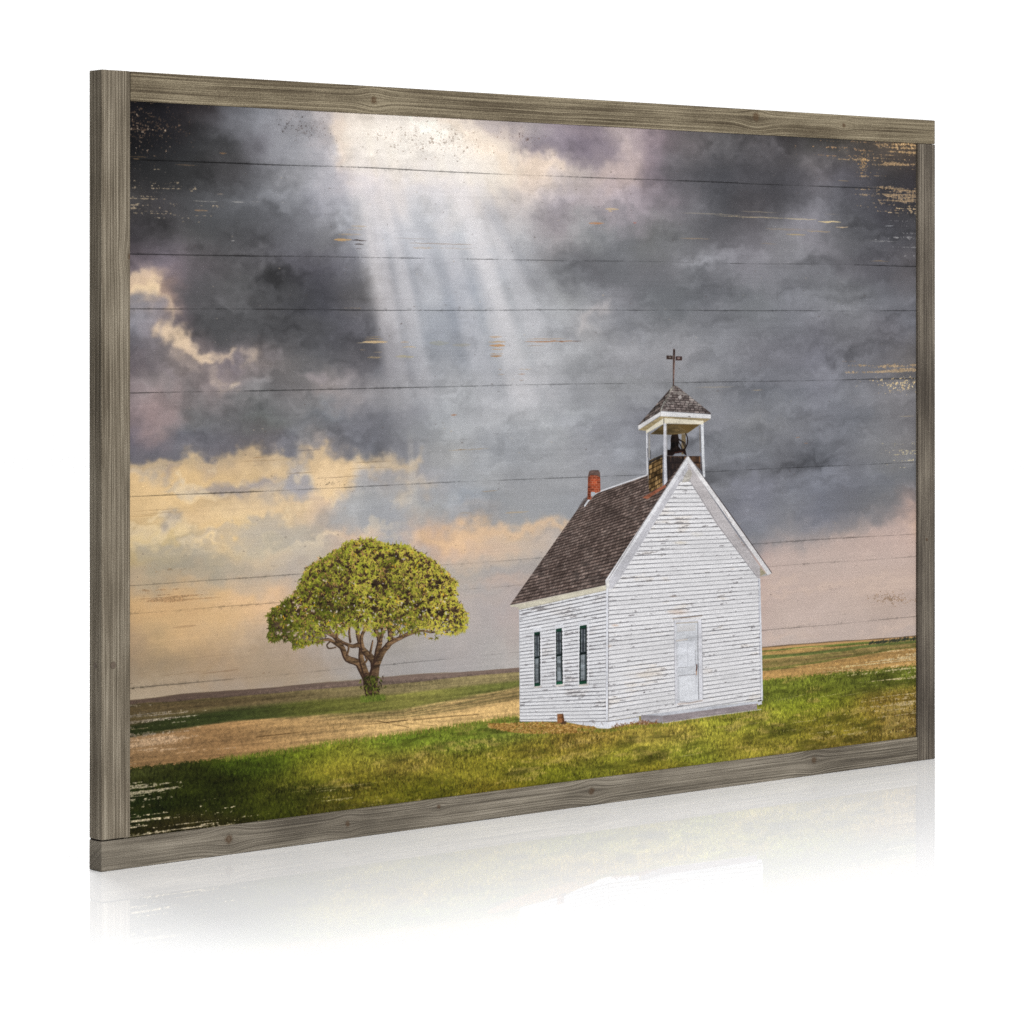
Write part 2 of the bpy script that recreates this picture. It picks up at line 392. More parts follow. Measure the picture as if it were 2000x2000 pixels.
    sky = (sky[iy, ix] * (1 - tx) * (1 - ty) + sky[iy, ix + 1] * tx * (1 - ty)
           + sky[iy + 1, ix] * (1 - tx) * ty + sky[iy + 1, ix + 1] * tx * ty)
    # billows
    det = noise(hh, hw, 16, 26, 2.1, 5)
    band = sstep(1130, 900, Y) * .8 + .25
    hi = sstep(.35, .6, sky.mean(2)) * .35
    det2 = noise(hh, hw, 3, 6, 2.0, 6)
    puff = 1 - 1.25 * np.abs(noise(hh, hw, 9, 17, 2.3, 7))
    puff2 = 1 - 1.25 * np.abs(noise(hh, hw, 4, 8, 2.3, 10))
    roll = noise(hh, hw, 5, 40, 2.2, 16)
    wob = (np.clip(yy + 5 * f2, 0, hh - 1).astype(int), np.clip(xx + 7 * f1, 0, hw - 1).astype(int))
    amp = band * (1 - hi) * (1 + .35 * n2)
    sweep = sstep(900, 1150, X) * sstep(380, 480, Y)
    tilt = (np.clip(yy + .10 * (xx - hw / 2) + 3 * f2, 0, hh - 1).astype(int), np.clip(xx + 5 * f1, 0, hw - 1).astype(int))
    lay = noise(hh, hw, 7, 60, 2.1, 17)[tilt]
    lay2 = noise(hh, hw, 3, 30, 2.0, 18)[tilt]
    puffy = 1 - .6 * sweep
    sky *= (1 + ((.042 * det[wob] + .040 * puff[wob] + .020 * puff2[wob]) * puffy + .022 * roll[wob] + (.050 * lay + .022 * lay2) * (.25 + .75 * sweep) + .012 * det2) * amp)[..., None]
    low = sstep(1030, 1120, Y) * sstep(1420, 1520, X) * .55
    sky += (rgb(190, 174, 165) - sky) * low[..., None]
    gold = sstep(893, 930, Y) * sstep(1110, 1040, Y) * sstep(900, 620, X)
    brk = sstep(.25, 1.25, noise(hh, hw, 9, 34, 2.2, 19)[wob])
    sky += (rgb(178, 168, 156) - sky) * (gold * brk * .55)[..., None]
    lit = sstep(.5, 1.5, noise(hh, hw, 5, 24, 2.2, 20)[wob])
    sky += (rgb(246, 222, 182) - sky) * (gold * lit * .40)[..., None]
    pink = sstep(1080, 1130, Y) * sstep(1460, 1520, X)
    sky += (rgb(208, 184, 168) - sky) * (pink * sstep(.2, 1.6, noise(hh, hw, 6, 60, 2.1, 23)[tilt]) * .45)[..., None]
    # sun shafts, straight
    for xa, ya, xb, yb, wa, wb, al, c in ((850, 300, 985, 900, 260, 420, .20, (196, 199, 204)),
                                          (712, 320, 788, 790, 38, 62, .44, (226, 220, 221)), (752, 330, 832, 770, 28, 44, .32, (226, 221, 223)),
                                          (800, 340, 882, 720, 26, 44, .18, (214, 214, 218)), (848, 350, 952, 760, 32, 54, .30, (218, 215, 219)),
                                          (898, 350, 1022, 760, 38, 66, .47, (226, 221, 222)), (945, 370, 1100, 780, 32, 62, .28, (210, 208, 212)),
                                          (985, 380, 1175, 780, 30, 60, .15, (192, 194, 198)), (690, 320, 742, 600, 40, 48, .24, (226, 220, 217)),
                                          (700, 900, 705, 1010, 20, 30, .20, (196, 192, 186)), (805, 870, 812, 1000, 14, 22, .26, (204, 196, 184)),
                                          (1010, 640, 1090, 900, 40, 60, .10, (190, 192, 196)), (312, 760, 280, 880, 22, 30, .18, (164, 140, 137)),
                                          (352, 750, 330, 880, 24, 34, .20, (160, 138, 136))):
        t = np.clip((Y - ya) / (yb - ya), -.3, 1.3)
        cxl = xa + (xb - xa) * t
        w = wa + (wb - wa) * np.clip(t, 0, 1)
        u = np.abs(X - cxl) / (w * .5)
        a = al * sstep(1.25, .35, u) * sstep(-.25, .12, t) * sstep(1.3, .55, t)
        sky += (rgb(*c) - sky) * a[..., None]
    for xa, ya, xb, yb, w, al in ((810, 400, 880, 560, 40, .20), (955, 400, 1040, 540, 34, .22), (850, 600, 905, 710, 46, .22), (770, 400, 835, 640, 22, .22), (925, 500, 975, 640, 24, .2)):
        t = (Y - ya) / (yb - ya)
        u = np.abs(X - (xa + (xb - xa) * t)) / (w * .5)
        a = al * sstep(1.2, .2, u) * sstep(-.2, .2, t) * sstep(1.2, .7, t)
        sky += (rgb(140, 144, 152) - sky) * a[..., None]
    sky = np.power(np.clip(sky, 0, 1), .95)
    up = np.repeat(np.repeat(np.clip(sky, 0, 1), 2, 0), 2, 1)
    return box_blur(up, 1)


IMG[:] = paint_sky()

# shared wear noises (print pixels)
STREAK = noise(TH, TW, 2.0, 60, 2.2, 11)          # long thin horizontal streaks
STREAK2 = noise(TH, TW, 1.1, 70, 2.0, 12)
SPECK = noise(TH, TW, 1.5, 2.2, 2.2, 13)
PATCH = noise(TH, TW, 16, 30, 2.2, 14)
FINE = noise(TH, TW, .6, .8, 1.5, 15)


def interp(tab, X):
    t = np.array(tab, float)
    return np.interp(X, t[:, 0], t[:, 1]).astype(np.float32)


def tint(mask, color, alpha=1.0):
    IMG[:] += (rgb(*color) - IMG) * (np.clip(mask, 0, 1) * alpha)[..., None]


# ---- fields
HZ = [(250, 1369), (450, 1349), (705, 1327), (1017, 1304), (1200, 1289), (1494, 1263.5), (1800, 1241)]
GT = [(250, 1501), (345, 1492), (450, 1480), (560, 1466), (630, 1452), (700, 1444), (789, 1433), (900, 1416), (1017, 1399), (1250, 1375), (1494, 1327), (1650, 1313), (1800, 1299)]


def blend_points(pts, X, Y, sx, sy):
    num = np.zeros(X.shape + (3,), np.float32)
    den = np.full(X.shape, 1e-6, np.float32)
    for x, y, c in pts:
        w = np.exp(-((X - x) / sx) ** 2 - ((Y - y) / sy) ** 2) + 1e-5
        num += w[..., None] * rgb(*c)
        den += w
    return num / den[..., None]


def paint_field():
    r0 = int(TH * .74)
    sl = (slice(r0, TH), slice(0, TW))
    X, Y = PX[sl], PY[sl]
    im = IMG[sl]
    jig = 1.6 * STREAK[sl]
    hz = interp(HZ, X)
    far = sstep(1200, 1494, X)                         # the far end has its own bands

    def band(y0, y1, color, soft=1.2, al=1.0):
        m = sstep(-soft, soft, Y + jig * .6 - y0) * sstep(soft, -soft, Y + jig * .6 - y1) * al
        im[:] += (color - im) * m[..., None]

    lx = sstep(260, 900, X)[..., None]
    band(hz, np.full_like(hz, 2000), rgb(86, 74, 48) + (rgb(146, 132, 92) - rgb(86, 74, 48)) * lx)
    purple = rgb(88, 72, 62) + (rgb(124, 106, 96) - rgb(88, 72, 62)) * lx
    b1 = interp([(250, 1377), (450, 1361), (705, 1340), (1017, 1312.5), (1300, 1288), (1494, 1265.5), (1800, 1243)], X)
    band(hz, b1, purple, .8)
    dk = interp([(250, 1398), (450, 1378), (560, 1372), (1000, 1340)], X)
    band(b1 + 4, dk, rgb(92, 76, 52), 5, .6 * sstep(760, 400, X))
    g1t = interp([(250, 1419), (318, 1405), (453, 1385), (705, 1360), (789, 1355), (1017, 1330)], X)
    g1b = interp([(250, 1442), (453, 1411), (705, 1394), (789, 1388), (1017, 1343)], X)
    gc = blend_points([(300, 1420, (40, 46, 22)), (450, 1398, (54, 62, 30)), (650, 1378, (92, 94, 42)), (800, 1370, (126, 122, 62)), (1000, 1338, (98, 102, 50))], X, Y, 110, 60)
    band(g1t, g1b, gc, 5.5, (1 - far) * .95)
    tn = blend_points([(260, 1460, (150, 122, 92)), (300, 1490, (138, 104, 64)), (450, 1440, (146, 112, 74)), (600, 1425, (178, 144, 96)), (800, 1410, (206, 172, 116)), (1010, 1385, (212, 176, 118))], X, Y, 110, 40)
    band(g1b, np.full_like(hz, 2000), tn, 4.0, 1 - far)
    # furrows under the green
    for k, al in ((3, .45), (8, .55), (13, .5), (18, .35)):
        yy = g1b + k * sstep(400, 1000, X) * 1.1
        m = np.exp(-((Y + jig * .5 - yy) / 1.3) ** 2) * al * sstep(560, 760, X) * (1 - far)
        im += (rgb(70, 72, 40) - im) * m[..., None]
    m = sstep(0, 3, Y - g1b) * sstep(24, 16, Y - g1b) * sstep(800, 980, X) * (1 - far) * .45
    im += (rgb(104, 92, 60) - im) * m[..., None]
    # far end bands, measured from the skyline
    e = Y - hz + jig * .5
    sl_ = sstep(1494, 1800, X)
    for y0, y1, c in ((0, 2, (104, 84, 66)), (2, 70, (190, 150, 100)), (7 - 2 * sl_, 10 - 2 * sl_, (104, 116, 56)), (10, 18, (172, 140, 86)),
                      (18 - 9 * sl_, 27 - 12 * sl_, (96, 104, 56)), (27 - 12 * sl_, 42 - 22 * sl_, (138, 118, 74)), (42 - 22 * sl_, 48 - 24 * sl_, (112, 108, 58)),
                      (48 - 24 * sl_, 75, (172, 136, 84))):
        m = sstep(-1.2, 1.2, e - y0) * sstep(1.2, -1.2, e - y1) * far
        im += (rgb(*c) - im) * m[..., None]
    m = np.exp(-((e - (34 - 14 * sl_) - 4 * PATCH[sl]) / 3.5) ** 2) * far * .45
    im += (rgb(92, 92, 48) - im) * m[..., None]
    # grass
    gt = interp(GT, X) + 1.6 * FINE[sl] + 1.2 * SPECK[sl]
    gpts = [(270, 1560, (30, 40, 12)), (270, 1510, (60, 66, 28)), (350, 1530, (44, 52, 14)), (420, 1560, (38, 46, 12)), (520, 1490, (66, 84, 20)), (520, 1560, (58, 66, 16)),
            (600, 1530, (80, 86, 22)), (620, 1470, (98, 116, 28)), (650, 1500, (132, 126, 40)), (700, 1470, (140, 140, 46)), (720, 1540, (112, 110, 30)), (760, 1450, (104, 132, 36)),
            (800, 1490, (136, 126, 48)), (820, 1540, (104, 106, 26)), (900, 1440, (112, 132, 40)), (930, 1500, (136, 134, 40)), (1000, 1420, (118, 136, 50)), (1050, 1470, (134, 126, 42)),
            (1050, 1510, (112, 120, 30)), (1150, 1450, (150, 132, 52)), (1200, 1480, (128, 134, 40)), (1300, 1440, (152, 142, 58)), (1350, 1470, (120, 134, 40)), (1450, 1410, (136, 142, 46)),
            (1450, 1460, (132, 128, 44)), (1510, 1340, (104, 118, 40)), (1600, 1330, (98, 110, 36)), (1600, 1370, (112, 124, 34)), (1650, 1410, (130, 126, 40)), (1700, 1320, (92, 104, 36)),
            (1740, 1380, (120, 104, 40)), (1780, 1420, (116, 100, 46)), (1700, 1440, (110, 100, 36)), (1300, 1500, (118, 112, 34)), (1000, 1545, (116, 108, 30)), (700, 1585, (84, 82, 24)), (400, 1620, (46, 44, 18))]
    gcol = blend_points(gpts, X, Y, 62, 26)
    blades = noise(TH, TW, 1.9, 1.2, 1.7, 21)[sl]
    clump = noise(TH, TW, 9, 34, 1.9, 22)[sl]
    lum = .93 * (1 + .15 * blades + .09 * clump)
    gcol = gcol * rgb(262, 248, 275) * (lum * (1 + .10 * sstep(850, 1300, X)))[..., None]
    dry = sstep(.6, 1.8, noise(TH, TW, 7, 34, 1.9, 23)[sl] + .35 * blades)
    gcol += (rgb(172, 148, 84) * (1 + .12 * blades)[..., None] - gcol) * (dry * .52 * sstep(480, 700, X))[..., None]
    dark = sstep(.7, 2.0, noise(TH, TW, 7, 40, 1.9, 24)[sl] + .3 * blades)
    gcol += (rgb(44, 46, 14) - gcol) * (dark * .45)[..., None]
    m = sstep(-1.5, 1.5, Y - gt)
    im += (gcol - im) * m[..., None]
    # scattered tone in the dry land
    dry_m = (1 - m) * sstep(2, 8, Y - hz)
    im *= (1 + dry_m * (.07 * STREAK[sl] + .05 * SPECK[sl] + .04 * FINE[sl]))[..., None]
    # dirt tracks
    for pts, w, al in (([(505, 1440), (610, 1428), (720, 1416), (799, 1407)], 1.6, .75), ([(700, 1406), (760, 1399)], 1.2, .6), ([(810, 1407), (880, 1400), (940, 1396)], 1.4, .6),
                       ([(740, 1408), (780, 1417), (802, 1421)], 1.6, .6), ([(715, 1409), (800, 1413), (850, 1418)], 1.2, .4)):
        stroke(pts, w, rgb(62, 44, 24), al, jag=np.clip(.75 + .5 * STREAK2, 0, 1))
    for _ in range(70):
        x = rng.uniform(640, 830)
        y = 1396 + rng.uniform(-2, 26) - (x - 700) * .07
        stroke([(x, y), (x + rng.uniform(-.5, .5), y - rng.uniform(2, 6))], 1.0, rgb(70, 56, 26), rng.uniform(.25, .7))
    # taller blades along the grass line
    for _ in range(900):
        x = rng.uniform(440, 1010)
        y = float(interp(GT, np.array([x]))[0]) + rng.uniform(-1, 5)
        k = rng.uniform(3, 8) * (1.5 if rng.random() < .08 else 1)
        c = rgb(120, 136, 44) if rng.random() < .6 else rgb(150, 132, 66)
        stroke([(x, y + 3), (x + rng.normal(0, 1.6), y - k)], [1.4, .5], c * rng.uniform(.65, 1.1), .7)
    for _ in range(5200):
        x = rng.uniform(430, 1790)
        y0 = float(interp(GT, np.array([x]))[0])
        y = y0 + 4 + rng.random() ** .8 * (1640 - .134 * (x - 256) - y0)
        k = rng.uniform(2, 5)
        c = (rgb(150, 158, 56), rgb(60, 70, 18), rgb(172, 150, 84), rgb(104, 122, 34))[rng.choice(4, p=[.32, .3, .16, .22])]
        f = .45 if x < 560 else 1
        stroke([(x, y + 2), (x + rng.normal(0, 1.8), y - k)], [1.3, .4], c * f * rng.uniform(.65, 1.0), rng.uniform(.25, .55))


paint_field()
# far windbreak
for _ in range(160):
    x = rng.uniform(1700, 1792)
    y = float(interp(HZ, np.array([x]))[0]) + 8 - (x - 1720) * .03 + rng.normal(0, 1.2)
    k = sstep(1690, 1770, np.array(x)) * 4 + 1
    stroke([(x, y + 1), (x + 2, y - k * rng.random())], 2.2, rgb(48, 52, 44), .6)

# ---- plank joints printed across the sheet
def joints():
    gap = noise(TH, TW, 6, 60, 1.7, 31)
    for v, w, al, xa, xb in ((.0788, 1.7, .85, 0, 2), (.207, 1.4, .8, 0, 2), (.2825, 1.4, .75, 0, 2), (.396, 1.5, .75, 0, 2), (.5374, 1.5, .7, 0, 2),
                             (.6574, 1.3, .5, 0, 2), (.6957, 1.1, .38, 0, 2), (.797, 1.2, .5, 0, 2)):
        r = int(v * TH)
        sl = slice(r - 7, r + 8)
        rows = np.arange(r - 7, r + 8)[:, None] + .5
        wob = .7 * noise(15, TW, 4, 120, 2.8, int(v * 1e4))[7][None, :]
        thick = .85 * w * (1 + .15 * gap[r][None, :])
        a = np.clip((thick * .5 + .5) - np.abs(rows - v * TH - wob), 0, 1)
        fade = np.clip(1.0 + .55 * gap[r] + .25 * FINE[r], .12, 1.15)[None, :]
        end = interp([(256, 1.1), (700, 1.0), (1000, .75), (1400, .75), (1792, 1.1)], PX[r])[None, :]
        lum = IMG[sl].mean(2)
        shade = .28 + .12 * lum
        IMG[sl] += (IMG[sl] * shade[..., None] - IMG[sl]) * np.clip(a * al * fade * end, 0, 1)[..., None]
        # chipped specks hugging the joint
        near = np.exp(-(np.abs(rows - v * TH) / 4.0) ** 2) * sstep(1.2, 2.4, SPECK[sl] + .8 * gap[sl])
        IMG[sl] += (IMG[sl] * .5 - IMG[sl]) * (near * .28)[..., None]


joints()


# ---- wear: bare wood, scratches, specks
def oval(x, y, rx, ry):
    return np.clip(1.15 - np.sqrt(((PX - x) / rx) ** 2 + ((PY - y) / ry) ** 2), 0, 1)


def wear(zone, color, thr, al=.9, streak=STREAK, mix=.45, hard=.5):
    n = streak + mix * SPECK
    m = sstep(thr, thr + hard, n + 2.6 * (zone - .5)) * (zone > .01) * sstep(0, .12, zone)
    c = rgb(*color) * (1 + .16 * FINE)[..., None]
    IMG[:] += (c - IMG) * (m * al)[..., None]


STIP = noise(TH, TW, 1.0, 1.5, 2.0, 33)
wear(oval(270, 250, 150, 80), (112, 88, 68), 1.7, .55, STIP, .3, .7)
wear(oval(275, 262, 110, 80), (160, 146, 130), 2.7, .7, STIP, .2, .5)
wear(oval(265, 390, 170, 60), (170, 152, 126), 1.75, .7, STREAK2, .8, .8)
wear(oval(262, 312, 120, 14), (176, 140, 96), 1.9, .75, STREAK2, .6)
wear(oval(1760, 310, 130, 42), (186, 154, 114), 1.1, .66, STREAK, .6, .9)
wear(oval(1790, 300, 70, 24), (196, 162, 118), .85, .66, STREAK, .6, .9)
wear(oval(1775, 380, 130, 34), (190, 160, 122), 1.1, .66, STREAK, .6, .9)
wear(oval(1780, 412, 100, 12), (214, 186, 146), 1.3, .8, STREAK2, .5)
wear(oval(1660, 290, 130, 22), (172, 136, 100), 2.0, .7, STREAK2, .7)
wear(oval(1690, 322, 14, 30), (196, 156, 106), 1.2, .7, STIP, .5)
wear(oval(1780, 470, 80, 40), (160, 158, 158), 2.5, .7, STREAK2, .9)
wear(oval(1760, 722, 120, 14), (190, 160, 120), 1.15, .62, STREAK, .6, .9)
wear(oval(1770, 750, 90, 20), (220, 194, 148), 1.5, .85, STIP, .4)
wear(oval(1740, 700, 140, 10), (176, 142, 110), 1.4, .5, STREAK, .4)
wear(oval(1765, 890, 70, 26), (196, 184, 152), 2.1, .75, STREAK2, .8)
wear(oval(1745, 1168, 60, 16), (138, 110, 84), 1.2, .6, STIP, .6)
wear(oval(1640, 1150, 60, 12), (138, 122, 116), 2.2, .5, STIP, .5)
wear(oval(335, 1165, 100, 20), (150, 116, 82), 1.5, .55, STREAK, .3)
wear(oval(330, 1112, 90, 12), (140, 116, 88), 2.0, .5, STIP, .5)
wear(oval(660, 945, 60, 14), (120, 104, 84), 2.1, .6, STIP, .5)
# top specks in the bright gap
wear(oval(840, 275, 260, 66), (112, 94, 80), 2.2, .55, STIP, .1, .8)
wear(oval(570, 245, 60, 30), (56, 53, 55), 1.9, .5, STIP, .1, .8)
wear(oval(600, 250, 90, 50), (96, 86, 84), 2.1, .6, STIP, .1, .6)
wear(oval(1030, 270, 60, 30), (110, 92, 88), 2.0, .6, STIP, .1, .6)

SCR = [  # x0, x1, y, width, colour, alpha
    (656, 690, 468, 5, (196, 156, 104), .8), (665, 712, 458, 4, (190, 158, 118), .6), (690, 720, 442, 4, (184, 160, 128), .5), (680, 712, 448, 3, (184, 160, 128), .4),
    (690, 720, 469, 2.4, (52, 40, 36), .8), (696, 714, 477, 2.6, (50, 40, 38), .8), (694, 712, 485, 2, (70, 60, 58), .6),
    (800, 930, 476, 2, (150, 132, 118), .6), (810, 850, 484, 4, (184, 160, 134), .6), (850, 930, 485, 2, (168, 148, 128), .5), (770, 860, 466, 1.8, (164, 154, 148), .5),
    (712, 760, 668, 5, (196, 168, 126), .85), (700, 756, 669, 1.6, (210, 188, 150), .9), (715, 752, 662, 2, (172, 146, 108), .7), (732, 752, 688, 2.2, (206, 176, 130), .8),
    (720, 750, 698, 3.5, (178, 152, 108), .6), (706, 720, 683, 2, (160, 136, 104), .6), (716, 748, 658, 1.6, (150, 128, 98), .6), (672, 712, 602, 1.6, (190, 160, 122), .7),
    (786, 802, 668, 5, (182, 160, 138), .6), (788, 816, 678, 3, (190, 162, 122), .7), (776, 812, 697, 5, (178, 164, 118), .6), (842, 880, 670, 9, (150, 148, 122), .4), (888, 922, 674, 7, (156, 148, 126), .4),
    (960, 984, 658, 4, (186, 156, 126), .7), (958, 992, 668, 3, (180, 144, 98), .8), (960, 990, 675, 5, (182, 132, 84), .85), (962, 988, 682, 2.4, (180, 144, 104), .7), (960, 988, 691, 2.4, (172, 130, 84), .8), (962, 984, 695, 4, (160, 112, 66), .85),
    (976, 984, 721, 2.2, (164, 126, 86), .8), (1016, 1044, 721, 2, (176, 146, 106), .7), (1016, 1030, 731, 3, (168, 130, 104), .6), (1018, 1028, 742, 2.4, (126, 92, 64), .8), (976, 990, 732, 2, (170, 136, 104), .5),
    (1028, 1128, 667, 2.6, (166, 118, 82), .85), (1032, 1110, 662, 2, (176, 140, 106), .6), (1096, 1104, 667, 3.5, (128, 80, 52), .8), (1120, 1142, 666, 2, (92, 74, 66), .7), (1030, 1070, 675, 1.8, (150, 128, 110), .5), (1024, 1060, 689, 1.4, (120, 114, 110), .5),
    (1154, 1184, 436, 5, (186, 126, 80), .8), (1186, 1212, 408, 5, (206, 180, 140), .7), (1192, 1200, 412, 2.5, (220, 190, 140), .7), (1240, 1247, 435, 4, (170, 104, 90), .7),
    (880, 960, 878, 2, (148, 126, 96), .7), (896, 910, 879, 2.4, (122, 96, 66), .7), (884, 896, 810, 3.5, (166, 118, 88), .7), (944, 976, 959, 1.8, (156, 130, 100), .6), (990, 1036, 1001, 3.5, (176, 152, 118), .55),
    (900, 925, 1002, 4, (156, 144, 130), .5), (905, 925, 985, 3, (168, 156, 140), .4), (900, 918, 858, 1.6, (100, 98, 98), .5),
    (698, 770, 902, 2, (130, 112, 92), .6), (680, 770, 914, 1.8, (150, 128, 100), .6), (620, 712, 932, 1.6, (134, 112, 90), .6), (560, 620, 924, 1.5, (136, 116, 92), .6), (584, 632, 879, 1.6, (104, 94, 92), .6),
    (496, 520, 894, 2.4, (150, 118, 84), .6), (474, 580, 899, 1.6, (140, 112, 82), .6), (260, 420, 994, 1.4, (150, 122, 86), .6), (258, 360, 1003, 1.4, (150, 122, 86), .5), (258, 310, 1008, 1.8, (160, 128, 84), .5),
    (340, 388, 1224, 4, (148, 118, 88), .5), (350, 480, 1282, 2.4, (142, 118, 92), .4), (400, 470, 1312, 3, (132, 106, 82), .5), (300, 420, 1316, 1.6, (138, 116, 90), .5), (516, 522, 1316, 3, (110, 84, 64), .6), (527, 532, 1315, 3, (110, 84, 64), .6),
    (380, 430, 393, 1.8, (186, 180, 168), .75), (456, 482, 394, 1.6, (180, 176, 170), .8), (494, 512, 394, 1.8, (176, 170, 164), .7), (552, 560, 395, 1.8, (170, 166, 164), .7), (384, 410, 411, 5, (160, 128, 96), .7), (428, 440, 379, 3, (170, 150, 132), .7), (455, 462, 470, 2.4, (176, 172, 168), .8),
    (432, 446, 299, 4, (140, 104, 72), .6), (258, 290, 306, 1.8, (170, 132, 86), .7), (345, 392, 322, 2.4, (150, 118, 84), .6),
    (1328, 1470, 418, 1.6, (176, 164, 142), .7), (1400, 1560, 424, 2.2, (190, 172, 138), .8), (1540, 1600, 428, 2.6, (196, 180, 150), .8), (1602, 1646, 433, 4, (218, 196, 150), .9), (1636, 1660, 444, 3.6, (220, 190, 148), .85), (1580, 1626, 452, 3.4, (180, 152, 110), .6), (1538, 1578, 458, 3, (186, 162, 116), .7),
    (1500, 1600, 448, 5, (150, 132, 110), .4), (1330, 1392, 466, 2, (160, 136, 110), .6), (1450, 1530, 414, 1.8, (166, 152, 130), .6), (1490, 1520, 476, 2, (150, 130, 106), .5), (1612, 1650, 419, 2, (188, 170, 148), .6), (1640, 1664, 353, 2, (160, 136, 104), .6),
    (1704, 1742, 510, 3, (150, 126, 96), .55), (1640, 1645, 588, 5, (150, 138, 92), .6), (1558, 1566, 855, 4, (160, 112, 82), .7), (1574, 1582, 866, 3, (150, 112, 86), .5), (1700, 1760, 471, 1.4, (170, 168, 166), .6), (1732, 1750, 441, 2.4, (176, 178, 182), .7),
    (1360, 1440, 756, 2.4, (160, 146, 124), .4), (1472, 1494, 762, 2, (186, 164, 128), .6), (1760, 1790, 813, 2.4, (190, 170, 136), .6), (1300, 1350, 1010, 1.5, (120, 110, 104), .4),
]
for x0, x1, y, w, c, al in SCR:
    slope = -.196 * (y - 622) / 1400.0 * 1.25
    n = max(2, int((x1 - x0) / 8))
    ys = [y + slope * (x0 + (x1 - x0) * i / n - (x0 + x1) / 2) + rng.normal(0, .35) for i in range(n + 1)]
    ws = [max(.4, w * (1 - abs(2 * i / n - 1) ** 2.2 * .75) * rng.uniform(.65, 1.1)) for i in range(n + 1)]
    stroke([(x0 + (x1 - x0) * i / n, ys[i]) for i in range(n + 1)], ws, rgb(*c), al, jag=np.clip(.8 + .35 * STREAK2 + .2 * FINE, 0, 1))
for _ in range(420):                                  # pin-prick specks
    x, y = rng.uniform(262, 1788), rng.uniform(300, 1240)
    stroke([(x, y), (x + rng.uniform(.5, 3), y + rng.normal(0, .5))], rng.uniform(.8, 2.0), rgb(84, 74, 70) if rng.random() < .75 else rgb(186, 170, 150), rng.uniform(.2, .6))
# bare board showing through the ground
wear(oval(262, 1410, 170, 44), (186, 172, 154), 1.15, .8, STREAK2, .45)
wear(oval(256, 1400, 90, 60), (60, 52, 38), 1.0, .5, STREAK2, .6)
wear(oval(270, 1455, 220, 44), (176, 150, 122), 1.6, .6, STREAK, .5)
wear(oval(258, 1545, 120, 50), (186, 172, 146), 1.4, .75, STREAK2, .5)
wear(oval(256, 1610, 280, 46), (204, 188, 158), 1.15, .85, STREAK2, .45)
wear(oval(330, 1600, 300, 30), (196, 180, 148), 1.8, .7, STREAK2, .5)
wear(oval(700, 1560, 420, 36), (196, 182, 134), 2.5, .6, STREAK2, .4)
wear(oval(1600, 1430, 240, 46), (192, 174, 126), 2.2, .6, STREAK2, .55)
wear(oval(1785, 1390, 110, 70), (196, 176, 138), 1.75, .7, STREAK2, .6)
wear(oval(1790, 1290, 130, 60), (202, 184, 144), 1.75, .7, STREAK2, .6)
wear(oval(1650, 1310, 150, 20), (196, 182, 134), 2.2, .6, STREAK2, .6)
for x0, y0, x1, y1, w in ((1560, 1370, 1690, 1345, 1.6), (1500, 1372, 1580, 1356, 1.2), (620, 1542, 760, 1526, 1.2), (700, 1592, 790, 1575, 1.4), (470, 1560, 620, 1542, 1.0), (590, 1588, 700, 1572, 1.5),
                          (1300, 1482, 1380, 1470, 1.2), (1440, 1420, 1540, 1400, 1.0), (1640, 1362, 1780, 1332, 1.4), (480, 1616, 640, 1590, 1.4)):
    stroke([(x0, y0), ((x0 + x1) / 2, (y0 + y1) / 2 + 1), (x1, y1)], [w * .6, w, w * .4], rgb(206, 190, 150), .7, jag=np.clip(.55 + .5 * STREAK2 + .3 * FINE, 0, 1))


# ---- church
def hash2(a, b):
    h = np.sin(a * 127.1 + b * 311.7) * 43758.5453
    return h - np.floor(h)


PEEL = noise(TH, TW, 1.2, 8, 1.9, 41)
PEEL2 = noise(TH, TW, 12, 34, 2.0, 42)


def siding(X, Y, sl, y0, y1, s0, s1, xl, pitch, base, stain, wearing):
    a = (s1 - s0) / (y1 - y0)
    dx = X - xl
    yl = (Y - (s0 - a * y0) * dx) / (1 + a * dx)
    n = (yl - y0) / pitch
    i = np.floor(n)
    f = n - i
    p, p2 = PEEL[sl], PEEL2[sl]
    board = (hash2(i, i * 0 + 3.0) - .5) * .035
    col = rgb(*base) * (1 + board + .022 * p2 + .012 * FINE[sl] - .035 * (1 - f))[..., None]
    col += (rgb(*stain) - col) * (sstep(.9, 2.3, p2 + .3 * p) * .45)[..., None]
    # shadow line under each lap
    d = np.minimum(f, 1 - f) * pitch
    thin = .86 + .18 * np.clip(p2 + hash2(i, i * 0 + 9.) - .5, -.8, 1.2)
    line = np.exp(-(d / (.78 * np.clip(thin, .5, 1.3))) ** 2) * np.clip(.80 + .09 * p + .08 * p2, .45, 1)
    col += (rgb(66, 66, 72) - col) * line[..., None]
    # flaked paint, mostly along the lower edge of a board
    fl = sstep(wearing, wearing + .5, p + 1.1 * np.exp(-((1 - f) * pitch / 2.6) ** 2) + .35 * p2 + .3 * SPECK[sl])
    col += (rgb(112, 108, 110) - col) * (fl * .6)[..., None]
    return np.clip(col, 0, 1)


def front(X, Y, sl):
    c = siding(X, Y, sl, 940., 1408., 0.0, -.158, 1193., 8.72, (229, 228, 230), (218, 208, 196), 2.25)
    return c


def side(X, Y, sl):
    return siding(X, Y, sl, 1188., 1409., -.215, -.012, 1018., 6.6, (227, 227, 230), (208, 203, 200), 1.9)


def plain(base, amt=.03):
    b = rgb(*base)
    return lambda X, Y, sl: np.clip(b * (1 + amt * PEEL2[sl] + amt * .6 * PEEL[sl] + .02 * FINE[sl])[..., None], 0, 1)


